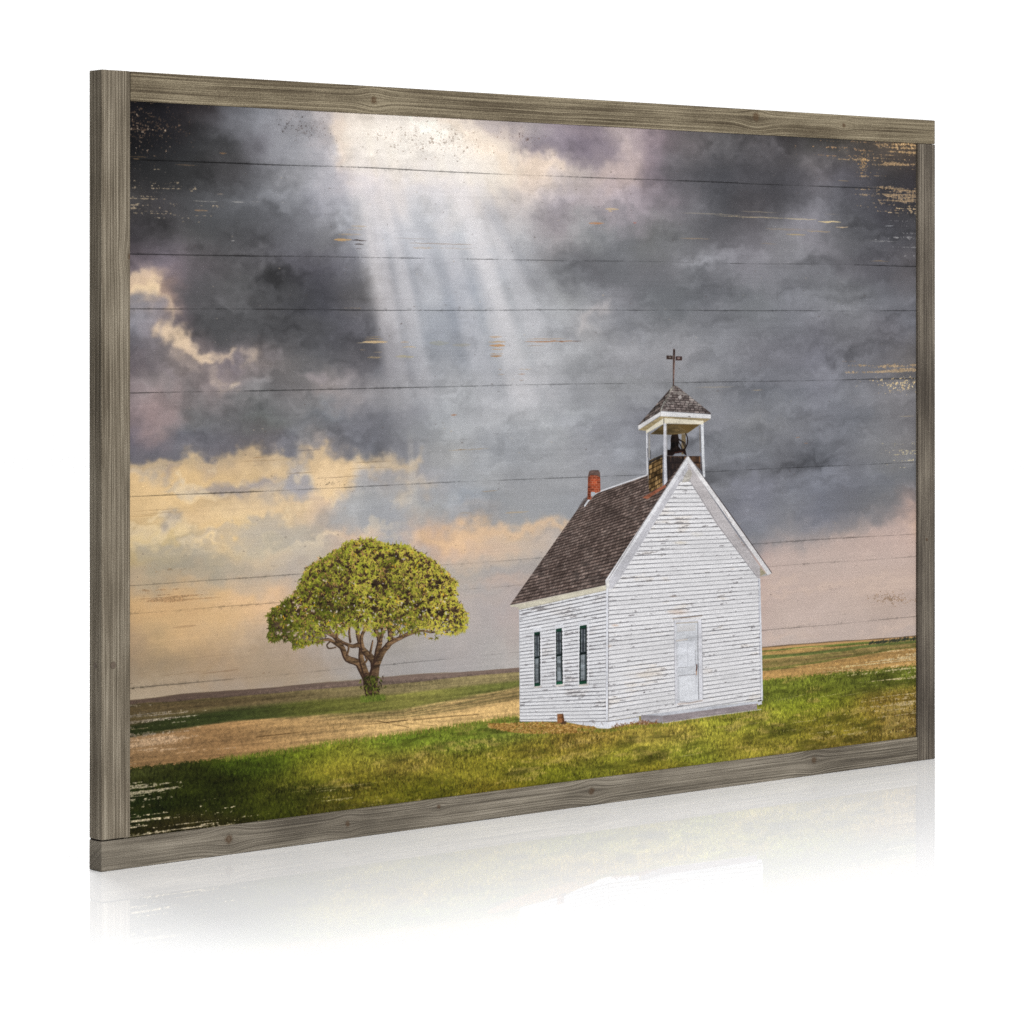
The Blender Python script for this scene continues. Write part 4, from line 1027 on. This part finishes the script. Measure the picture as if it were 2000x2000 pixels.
def paint_tree():
    g = random.Random(5)
    # soft shade on the turf is part of the printed picture: a few darker blades only
    rs, cs, a = inside
    X, Y = PX[rs, cs], PY[rs, cs]
    holes = noise(TH, TW, 4.0, 5.0, 2.2, 51)[rs, cs]
    low = np.clip((Y - 1170) / 60, 0, 1)
    mid = np.exp(-((X - 650) / 60) ** 2 - ((Y - 1165) / 25) ** 2) * .5
    thr = 2.3 - 1.35 * low - mid
    m = a * sstep(thr, thr - .5, holes) * (.96 - .38 * sstep(1205, 1245, Y))
    under = rgb(56, 42, 28) * (1 + .25 * PEEL[rs, cs])[..., None]
    IMG[rs, cs] += (under - IMG[rs, cs]) * m[..., None]
    T[rs, cs] = np.maximum(T[rs, cs], m)
    # limbs
    limb([(960, 1360), (915, 1270), (880, 1215), (790, 1180), (750, 1090), (700, 1010), (640, 940), (600, 860)], [60, 58, 54, 50, 44, 36, 30, 20])
    limb([(745, 1085), (680, 1040), (620, 1010), (520, 1030), (410, 1045)], [34, 26, 22, 16, 10])
    limb([(970, 1350), (940, 1260), (915, 1170), (918, 1080), (890, 980), (880, 880), (870, 800)], [62, 52, 46, 42, 38, 32, 20])
    limb([(1035, 1260), (1020, 1190), (950, 1120), (900, 1060), (840, 1070), (760, 1040), (700, 1000), (620, 960)], [66, 58, 50, 40, 28, 22, 18, 12])
    limb([(930, 1080), (920, 990), (960, 900), (1000, 800)], [36, 30, 24, 14])
    limb([(1050, 1240), (1065, 1120), (1085, 1020), (1050, 930), (1010, 860)], [62, 52, 46, 36, 24])
    limb([(1055, 1240), (1110, 1120), (1170, 1050), (1180, 960), (1160, 860), (1200, 780)], [62, 54, 46, 42, 32, 18])
    limb([(1150, 1060), (1230, 1015), (1310, 975), (1390, 930), (1480, 880), (1560, 860)], [40, 34, 30, 24, 18, 10])
    limb([(1300, 985), (1380, 955), (1470, 930), (1540, 945), (1600, 940)], [18, 16, 14, 12, 6])
    limb([(1170, 960), (1220, 890), (1270, 850), (1320, 800)], [26, 22, 16, 10])
    limb([(1090, 1020), (1110, 940), (1080, 850)], [30, 24, 14])
    limb([(1000, 1130), (1012, 1070), (1022, 1020)], [22, 16, 8])
    limb([(790, 1150), (805, 1090), (790, 1050), (740, 1035)], [16, 14, 12, 8])
    limb([(640, 1030), (610, 1060), (630, 1090), (690, 1080)], [10, 9, 8, 6])
    limb([(700, 1000), (700, 920), (690, 820)], [24, 18, 10])
    limb([(820, 1030), (810, 940), (820, 860)], [20, 16, 10])
    limb([(940, 1230), (970, 1195), (955, 1170)], [18, 14, 10])
    limb([(1200, 1000), (1250, 1000), (1270, 960)], [14, 12, 8])
    limb([(1018, 1490), (1010, 1420), (1030, 1330), (1050, 1240)], [124, 112, 96, 70], .25)
    limb([(985, 1500), (965, 1400), (965, 1340)], [60, 60, 54], .4)
    # ivy on the butt of the trunk
    for k in range(170):
        x, y = g.gauss(1012, 40), g.uniform(1340, 1510)
        if y > 1460 and g.random() < .7:
            continue
        p = tp([(x, y), (x + g.uniform(-22, 22), y + g.uniform(6, 26))])
        c = g.choice(((92, 100, 36), (112, 120, 46), (62, 70, 24), (44, 46, 20), (40, 34, 24), (58, 44, 32)))
        stroke(p, [3.4, 1.0], rgb(*c) * g.uniform(.8, 1.1), .9, hit=T)
    # rosettes of leaves
    spots = []
    x0, x1, y0, y1 = CROWN[:, 0].min(), CROWN[:, 0].max(), CROWN[:, 1].min(), CROWN[:, 1].max()
    tries = 0
    while len(spots) < 1450 and tries < 40000:
        tries += 1
        x, y = g.uniform(x0, x1), g.uniform(y0, y1)
        if not in_crown(x, y):
            continue
        if y > 1205 and 630 < x < 860 and g.random() < .8:
            continue
        if y > 1180 and 560 < x < 900 and g.random() < .35:
            continue
        spots.append((x, y))
    for p, q in zip(CROWN, np.roll(CROWN, -1, 0)):      # a fringe that breaks the outline
        n = int(np.hypot(*(q - p)) / 3.6)
        for k in range(n):
            if p[1] > 1215 and 640 < p[0] < 830:
                continue
            spots.append((p[0] + (q[0] - p[0]) * k / n + g.gauss(0, 1.8), p[1] + (q[1] - p[1]) * k / n + g.gauss(0, 1.8)))
    for _ in range(330):
        u = g.random()
        spots.append((555 + 310 * u + g.gauss(0, 6), 1222 + g.gauss(0, 11) - 8 * math.sin(u * 3.14)))
    for _ in range(260):                              # shaded twigs and leaves between the upper limbs
        x, y = g.uniform(600, 830), g.gauss(1214, 12)
        stroke([(x, y), (x + g.gauss(0, 7), y - g.uniform(3, 12))], [1.6, .8], (rgb(70, 58, 36), rgb(58, 46, 32), rgb(84, 84, 36))[g.randrange(3)], .8, hit=T)
    spots.sort(key=lambda s: -s[1] + g.gauss(0, 14))
    big = noise(TH, TW, 16, 20, 1.9, 52)
    for x, y in spots:
        c_, r_ = rect(x, y)
        b = big[min(TH - 1, max(0, int(r_))), min(TW - 1, max(0, int(c_)))]
        sun = np.clip(.74 + .0020 * (x - 720) - .0024 * (y - 1150) + .20 * b + g.gauss(0, .12), 0, 1)
        warm = np.clip(.35 + .0020 * (x - 700) + g.gauss(0, .25), 0, 1)
        brown = g.random() < .26 + .12 * (y < 1150)
        for k in range(g.randint(6, 9)):
            an = g.uniform(.1, math.pi - .1) if g.random() < .8 else g.uniform(-math.pi, 0)
            L = g.uniform(4.0, 8.0)
            ex, ey = x + math.cos(an) * L * .9, y + math.sin(an) * L
            lo = np.array((58, 64, 20)); hi = np.array((154, 160, 50)) * (1 - warm) + np.array((214, 198, 82)) * warm
            t = np.clip(sun + g.gauss(0, .24), 0, 1)
            c = lo + (hi - lo) * t
            if brown and k < 4:
                c = np.array((188, 146, 90)) * g.uniform(.6, 1.15)
            if g.random() < .11:
                c = np.array((54, 38, 28))
            if g.random() < .012:
                c = np.array((214, 164, 40))
            stroke([(x, y), (ex, ey)], [2.4, .8], (c / 255.0).astype(np.float32), .93, hit=T)
    # pin-holes of sky between the leaves
    for _ in range(150):
        x, y = g.uniform(540, 880), g.uniform(1130, 1250)
        if in_crown(x, y) and (y > 1165 or g.random() < .3) and abs(y - 1205 + .12 * (x - 560)) < 45:
            s = g.uniform(1.2, 3.0)
            stroke([(x, y), (x + g.gauss(0, 1.5), y + g.gauss(0, 1.5))], s, rgb(206, 194, 188), .8)


paint_tree()
# turf growing over the foot of the trunk
for _ in range(420):
    x = rng.uniform(708, 756)
    y = 1362 - (x - 712) * .08 + rng.uniform(-1, 9)
    stroke([(x, y + 2), (x + rng.normal(0, 1.2), y - rng.uniform(2, 4))], [1.4, .6], (rgb(96, 112, 40), rgb(70, 84, 28), rgb(120, 128, 56))[rng.integers(3)], .75)

# ---- the board's own grain under the ink
grain = noise(TH, TW, .9, 120, 1.7, 61)
IMG *= (1 + .007 * grain + .010 * FINE)[..., None]
np.clip(IMG, .004, 1, IMG)

print_image = bpy.data.images.new("country_church_print", TW, TH, alpha=False)
px = np.ones((TH, TW, 4), np.float32)
px[..., :3] = IMG[::-1]
print_image.pixels.foreach_set(px.ravel())
print_image.update()
print_image.pack()
del px


# ------------------------------------------------------------------ materials
def new_mat(name):
    m = bpy.data.materials.new(name)
    m.use_nodes = True
    nt = m.node_tree
    for n in list(nt.nodes):
        nt.nodes.remove(n)
    return m, nt


class N:
    """tiny node-building helper"""
    def __init__(self, nt):
        self.nt = nt

    def node(self, kind, **kw):
        n = self.nt.nodes.new(kind)
        for k, v in kw.items():
            setattr(n, k, v)
        return n

    def put(self, sock, v):
        if hasattr(v, 'is_output') or isinstance(v, bpy.types.NodeSocket):
            self.nt.links.new(v, sock)
        else:
            sock.default_value = v

    def math(self, op, a, b=None, c=None, clamp=False):
        n = self.node('ShaderNodeMath', operation=op, use_clamp=clamp)
        for i, v in enumerate((a, b, c)):
            if v is not None:
                self.put(n.inputs[i], v)
        return n.outputs[0]

    def ramp(self, fac, stops, interp='LINEAR'):
        n = self.node('ShaderNodeValToRGB')
        n.color_ramp.interpolation = interp
        e = n.color_ramp.elements
        while len(e) < len(stops):
            e.new(.5)
        for i, (p, c) in enumerate(stops):
            e[i].position = p
            e[i].color = (c[0], c[1], c[2], 1)
        self.put(n.inputs[0], fac)
        return n.outputs[0]

    def noise(self, vec, scale, detail, rough=.5, dist=0.0):
        n = self.node('ShaderNodeTexNoise')
        self.put(n.inputs['Vector'], vec)
        n.inputs['Scale'].default_value = scale
        n.inputs['Detail'].default_value = detail
        n.inputs['Roughness'].default_value = rough
        n.inputs['Distortion'].default_value = dist
        return n.outputs[0]

    def mixc(self, fac, a, b, mode='MIX'):
        n = self.node('ShaderNodeMix', data_type='RGBA', blend_type=mode)
        self.put(n.inputs[0], fac)
        self.put(n.inputs[6], a)
        self.put(n.inputs[7], b)
        return n.outputs[2]

    def smooth(self, x, a, b):
        n = self.node('ShaderNodeMapRange', interpolation_type='SMOOTHSTEP')
        self.put(n.inputs[0], x)
        n.inputs[1].default_value = a
        n.inputs[2].default_value = b
        n.inputs[3].default_value = 0.0
        n.inputs[4].default_value = 1.0
        return n.outputs[0]


def srgb(r, g, b, k=1.0):
    def f(c):
        c = c / 255.0
        return (c / 12.92 if c <= .04045 else ((c + .055) / 1.055) ** 2.4) * k
    return (f(r), f(g), f(b), 1.0)


WOOD = .66                                     # overall reflectance of the weathered frame timber


def wood(name, along, seed, dark, mid, light, knots=(), ringf=420.0):
    """weathered softwood; grain runs along local 'x' or 'z'. knots: (along, across, size)"""
    m, nt = new_mat(name)
    h = N(nt)
    co = h.node('ShaderNodeTexCoord').outputs['Object']
    sep = h.node('ShaderNodeSeparateXYZ')
    nt.links.new(co, sep.inputs[0])
    X, Y, Z = sep.outputs
    a, c = (X, Z) if along == 'x' else (Z, X)
    # slow drift of the grain
    comb = h.node('ShaderNodeCombineXYZ')
    h.put(comb.inputs[0], h.math('MULTIPLY', a, 5.0)); h.put(comb.inputs[1], h.math('MULTIPLY', c, 22.0)); comb.inputs[2].default_value = seed * 3.7
    drift = h.noise(comb.outputs[0], 1.0, 2.0)
    c2 = h.math('ADD', c, h.math('MULTIPLY', h.math('SUBTRACT', drift, .5), .004))
    c2 = h.math('ADD', c2, h.math('MULTIPLY', Y, .8))
    kmask = None
    ring = None
    for ka, kc, ks in knots:
        da = h.math('DIVIDE', h.math('SUBTRACT', a, ka), ks * 2.0)
        dc = h.math('DIVIDE', h.math('SUBTRACT', c, kc), ks * 1.3)
        r2 = h.math('ADD', h.math('MULTIPLY', da, da), h.math('MULTIPLY', dc, dc))
        g = h.math('POWER', 2.718, h.math('MULTIPLY', r2, -1.0))
        push = h.math('MULTIPLY', h.math('MULTIPLY', g, dc), ks * -.9)
        c2 = h.math('ADD', c2, push)
        ea = h.math('DIVIDE', h.math('SUBTRACT', a, ka), ks * .55)
        ec = h.math('DIVIDE', h.math('SUBTRACT', c, kc), ks * .55)
        rr = h.math('SQRT', h.math('ADD', h.math('MULTIPLY', ea, ea), h.math('MULTIPLY', ec, ec)))
        wob = h.noise(co, 420.0, 2.0)
        rr = h.math('ADD', rr, h.math('MULTIPLY', h.math('SUBTRACT', wob, .5), .9))
        k = h.math('SUBTRACT', 1.0, h.smooth(rr, .35, 1.0))
        kr = h.math('MULTIPLY', h.math('SINE', h.math('MULTIPLY', rr, 13.0)), k)
        kmask = k if kmask is None else h.math('MAXIMUM', kmask, k)
        ring = kr if ring is None else h.math('ADD', ring, kr)
    # annual rings
    cv = h.node('ShaderNodeCombineXYZ')
    h.put(cv.inputs[0], h.math('MULTIPLY', a, 2.5)); h.put(cv.inputs[1], h.math('MULTIPLY', c2, ringf * 1.25)); cv.inputs[2].default_value = seed
    rings = h.noise(cv.outputs[0], 1.6, 2.0, .55)
    cw = h.node('ShaderNodeCombineXYZ')
    h.put(cw.inputs[0], h.math('MULTIPLY', a, 9.0)); h.put(cw.inputs[1], h.math('MULTIPLY', c2, ringf * 3.2)); cw.inputs[2].default_value = seed + 4.0
    fibre = h.noise(cw.outputs[0], 1.0, 3.0, .65)
    cp = h.node('ShaderNodeCombineXYZ')
    h.put(cp.inputs[0], h.math('MULTIPLY', a, 9.0)); h.put(cp.inputs[1], h.math('MULTIPLY', c, 30.0)); cp.inputs[2].default_value = seed + 9.0
    patch = h.noise(cp.outputs[0], 1.0, 3.0, .6)
    pore = h.noise(co, 1500.0, 2.0, .6)
    v = h.math('ADD', h.math('MULTIPLY', h.math('SUBTRACT', rings, .5), .95), h.math('MULTIPLY', h.math('SUBTRACT', fibre, .5), 1.2))
    v = h.math('ADD', v, h.math('MULTIPLY', h.math('SUBTRACT', patch, .5), .85))
    v = h.math('ADD', v, h.math('MULTIPLY', h.math('SUBTRACT', pore, .5), .9))
    v = h.math('ADD', v, .5)
    if kmask is not None:
        v = h.math('SUBTRACT', v, h.math('MULTIPLY', kmask, .30))
        v = h.math('ADD', v, h.math('MULTIPLY', ring, .16))
    col = h.ramp(v, [(0.0, srgb(*dark, WOOD)), (.30, srgb(*[(d * .55 + q * .45) for d, q in zip(dark, mid)], WOOD)), (.52, srgb(*mid, WOOD)), (.80, srgb(*light, WOOD)), (1.0, srgb(*[min(255, q + 14) for q in light], WOOD))])
    if kmask is not None:
        col = h.mixc(h.math('MULTIPLY', kmask, .35), col, srgb(112, 84, 58, WOOD))
    bump = h.node('ShaderNodeBump')
    bump.inputs['Strength'].default_value = .35
    bump.inputs['Distance'].default_value = .0006
    h.put(bump.inputs['Height'], v)
    p = h.node('ShaderNodeBsdfPrincipled')
    h.put(p.inputs['Base Color'], col)
    p.inputs['Roughness'].default_value = .82
    p.inputs['Specular IOR Level'].default_value = .12
    nt.links.new(bump.outputs[0], p.inputs['Normal'])
    o = h.node('ShaderNodeOutputMaterial')
    nt.links.new(p.outputs[0], o.inputs[0])
    return m


def flat_mat(name, col, rough=.7, spec=.2, var=0.0, scale=40.0):
    m, nt = new_mat(name)
    h = N(nt)
    p = h.node('ShaderNodeBsdfPrincipled')
    co = h.node('ShaderNodeTexCoord').outputs['Object']
    n = h.noise(co, scale, 3.0)
    c = h.mixc(n, tuple(x * (1 - var) for x in col[:3]) + (1,), tuple(min(1, x * (1 + var)) for x in col[:3]) + (1,))
    h.put(p.inputs['Base Color'], c)
    p.inputs['Roughness'].default_value = rough
    p.inputs['Specular IOR Level'].default_value = spec
    o = h.node('ShaderNodeOutputMaterial')
    nt.links.new(p.outputs[0], o.inputs[0])
    return m


# print on painted board
mat_print, nt = new_mat("ink_on_planks")
h = N(nt)
tex = h.node('ShaderNodeTexImage')
tex.image = print_image
tex.interpolation = 'Cubic'
tex.extension = 'EXTEND'
ink = h.mixc(1.0, tex.outputs[0], (INK, INK, INK, 1), 'MULTIPLY')
p = h.node('ShaderNodeBsdfPrincipled')
h.put(p.inputs['Base Color'], ink)
p.inputs['Roughness'].default_value = .8
p.inputs['Specular IOR Level'].default_value = .04
o = h.node('ShaderNodeOutputMaterial')
nt.links.new(p.outputs[0], o.inputs[0])
mat_board = flat_mat("bare_board", srgb(150, 140, 124), .85, .1, .15, 30)
mat_gap = flat_mat("gap_dark", srgb(34, 30, 26), .9, .05, .2, 60)  # dark colour standing in for shade inside the joint gaps
mat_screw = flat_mat("rusty_steel", srgb(100, 86, 72, WOOD), .6, .3, .25, 900)
mat_white = flat_mat("white_sweep", (.90, .90, .90, 1), .6, .1, .004, 2)

# glossy white floor: gloss is masked so the frame's reflection fades out towards the front
mat_floor, nt = new_mat("polished_white_floor")
h = N(nt)
geo = h.node('ShaderNodeNewGeometry').outputs['Position']
sep = h.node('ShaderNodeSeparateXYZ')
nt.links.new(geo, sep.inputs[0])
gx, gy = sep.outputs[0], sep.outputs[1]


def floor_pt(px_, py_):
    d = CAM_H * FPX / (py_ - 622.0)
    return (px_ - 1000.0) / FPX * d, d


(ax, ay), (bx, by) = floor_pt(174, 2025), floor_pt(1827, 1790)      # where the reflection is faded out
ln = math.hypot(bx - ax, by - ay)
end_d = h.math('ADD', h.math('MULTIPLY', gx, (by - ay) / ln), h.math('ADD', h.math('MULTIPLY', gy, -(bx - ax) / ln), -(ax * (by - ay) - ay * (bx - ax)) / ln))
near_d = h.math('ADD', h.math('MULTIPLY', gx, UY), h.math('ADD', h.math('MULTIPLY', gy, -UX), -(OX * UY - OY * UX)))
# near_d: distance in front of the frame; end_d: negative behind the end line
t = h.math('DIVIDE', near_d, h.math('SUBTRACT', near_d, end_d))
fade = h.ramp(t, [(0.0, (.47, .47, .47)), (.2, (.44, .44, .44)), (.42, (.35, .35, .35)), (.64, (.20, .20, .20)), (.82, (.08, .08, .08)), (1.0, (.0, .0, .0))])
dif = h.node('ShaderNodeBsdfDiffuse')
dif.inputs[0].default_value = (.92, .92, .92, 1)
gl = h.node('ShaderNodeBsdfGlossy')
gl.inputs['Color'].default_value = (1, 1, 1, 1)
gl.inputs['Roughness'].default_value = .0
mix = h.node('ShaderNodeMixShader')
nt.links.new(fade, mix.inputs[0])
nt.links.new(dif.outputs[0], mix.inputs[1])
nt.links.new(gl.outputs[0], mix.inputs[2])
o = h.node('ShaderNodeOutputMaterial')
nt.links.new(mix.outputs[0], o.inputs[0])


# ------------------------------------------------------------------ building
def link(o, parent=None):
    scene.collection.objects.link(o)
    if parent is not None:
        o.parent = parent
    return o


def mesh_obj(name, verts, faces, mats, parent=None, uvs=None, fm=None):
    me = bpy.data.meshes.new(name)
    me.from_pydata(verts, [], faces)
    for m_ in mats:
        me.materials.append(m_)
    if fm is not None:
        me.polygons.foreach_set('material_index', fm)
    if uvs is not None:
        uv = me.uv_layers.new(name="UVMap")
        uv.data.foreach_set('uv', uvs)
    me.update()
    return link(bpy.data.objects.new(name, me), parent)


def board(name, lo, hi, m, parent, bevel=.0007):
    bm = bmesh.new()
    bmesh.ops.create_cube(bm, size=1.0)
    for v in bm.verts:
        v.co = Vector([(lo[i] + hi[i]) / 2 + v.co[i] * (hi[i] - lo[i]) for i in range(3)])
    bmesh.ops.bevel(bm, geom=list(bm.edges), offset=bevel, segments=2, profile=.6, affect='EDGES')
    me = bpy.data.meshes.new(name)
    bm.to_mesh(me)
    bm.free()
    me.materials.append(m)
    return link(bpy.data.objects.new(name, me), parent)


# setting
fl = mesh_obj("floor", [(-16, -6, 0), (16, -6, 0), (16, 9, 0), (-16, 9, 0)], [(0, 1, 2, 3)], [mat_floor])
fl['kind'] = 'structure'
vs, fs = [], []
SEG = 16
prof = [(9 + 1.5 * math.sin(math.pi / 2 * i / SEG), 1.5 - 1.5 * math.cos(math.pi / 2 * i / SEG)) for i in range(SEG + 1)] + [(10.5, 7.0)]
for y, z in prof:
    vs += [(-16, y, z), (16, y, z)]
for i in range(len(prof) - 1):
    fs.append((2 * i, 2 * i + 1, 2 * i + 3, 2 * i + 2))
bd = mesh_obj("backdrop", vs, fs, [mat_white])
for pl in bd.data.polygons:
    pl.use_smooth = True
bd['kind'] = 'structure'

# the framed picture
root = bpy.data.objects.new("framed_picture", None)
root.empty_display_size = .1
link(root)
root.location = (OX, OY, 0)
root.rotation_euler = (0, 0, math.atan2(UY, UX))
root['label'] = "rustic grey wood framed print of a white country church and tree under stormy sky"
root['category'] = "framed picture"

D1, M1, L1 = (74, 66, 50), (124, 114, 94), (166, 156, 132)
m_left = wood("weathered_stile_wood", 'z', 1.0, (70, 62, 50), (126, 116, 100), (168, 158, 140), [(.468, .0262, .006)])
m_right = wood("weathered_far_stile_wood", 'z', 5.3, (54, 48, 42), (98, 90, 80), (138, 129, 115), [(.21, FW - .012, .004)])
m_top = wood("weathered_top_rail_wood", 'x', 2.2, (64, 54, 41), (119, 108, 88), (157, 145, 121), [(.262, .5985, .0075), (.700, .6035, .010), (.815, .600, .0055)])
m_bot = wood("weathered_bottom_rail_wood", 'x', 8.1, (66, 60, 52), (121, 113, 100), (159, 150, 135), [(.118, .0125, .009), (.235, .012, .006), (.500, .0125, .008), (.330, .0165, .005), (.775, .014, .008)])
GAP = .0003
board("frame_stile", (0, 0, RB + .0010), (ST_A, FT, FH), m_left, root, .0010)
board("frame_rail", (ST_A + GAP, .0002, FH - RT), (FW, FT, FH - .0001), m_top, root, .0008)
board("frame_rail", (0, 0, 0), (FW - ST_B - GAP, FT, RB), m_bot, root, .0008)
board("frame_stile", (FW - ST_B, .0001, 0), (FW, FT, FH - RT - GAP), m_right, root, .0008)


def screw(loc, normal_axis):
    bm = bmesh.new()
    bmesh.ops.create_cone(bm, cap_ends=True, segments=24, radius1=.0027, radius2=.0024, depth=.0008)
    # slot cut as a shallow groove of darker, lower faces
    me = bpy.data.meshes.new("screw_head")
    bm.to_mesh(me)
    bm.free()
    me.materials.append(mat_screw)
    o_ = link(bpy.data.objects.new("screw_head", me), root)
    o_.location = loc
    o_.rotation_euler = (R(90), 0, 0) if normal_axis == 'y' else (0, R(-90), 0)
    return o_


# printed panel: the flat sheet is divided where the printed church, tree and field are
CELL = 5
gw, gh = TW // CELL, TH // CELL
cls = np.zeros((gh, gw), int)
cellmean = lambda A: A[:gh * CELL, :gw * CELL].reshape(gh, CELL, gw, CELL).mean((1, 3))
cyy, cxx = cellmean(PY), cellmean(PX)
cls[cyy > np.interp(cxx, [q[0] for q in HZ], [q[1] for q in HZ])] = 1
cls[cellmean(TREE) > .45] = 2
cls[cellmean(CHURCH) > .45] = 3


def sheet(k, name, parent, extra=False):
    jj, ii = np.nonzero(cls == k)
    idx = {}
    verts, faces, uvs = [], [], []

    def vid(i, j):
        if (i, j) not in idx:
            idx[(i, j)] = len(verts)
            u, v = i / gw, 1 - j / gh
            verts.append((S0 + (S1 - S0) * u, RECESS, Z0 + (Z1 - Z0) * v))
        return idx[(i, j)]
    for j, i in zip(jj.tolist(), ii.tolist()):
        q = ((i, j + 1), (i + 1, j + 1), (i + 1, j), (i, j))
        faces.append(tuple(vid(*c) for c in q))
        for c in q:
            uvs += [c[0] / gw, 1 - c[1] / gh]
    fm = [0] * len(faces)
    if extra:                                  # the board behind the printed face
        b0 = len(verts)
        lo, hi = (S0 - .004, RECESS + .0006, Z0 - .004), (S1 + .004, RECESS + .0060, Z1 + .004)
        verts += [(x, y, z) for y in (lo[1], hi[1]) for z in (lo[2], hi[2]) for x in (lo[0], hi[0])]
        for f in ((0, 1, 3, 2), (4, 6, 7, 5), (0, 2, 6, 4), (1, 5, 7, 3), (0, 4, 5, 1), (2, 3, 7, 6)):
            faces.append(tuple(b0 + n for n in f))
            uvs += [0.0] * 8
            fm.append(1)
    return mesh_obj(name, verts, faces, [mat_print, mat_board], parent, uvs, fm)


panel = sheet(0, "print_panel", root, True)
sheet(1, "printed_field", panel)
sheet(2, "printed_tree", panel)
sheet(3, "printed_church", panel)
screw((.0105, -.0002, .1565), 'y')
screw((.00035, .0085, .1560), 'x')
board("gap_blocker", (.00025, .0062, .0015), (FW - .00025, FT - .0012, FH - .0005), mat_gap, root, .0003)  # unseen board added to stop light showing through the frame joints
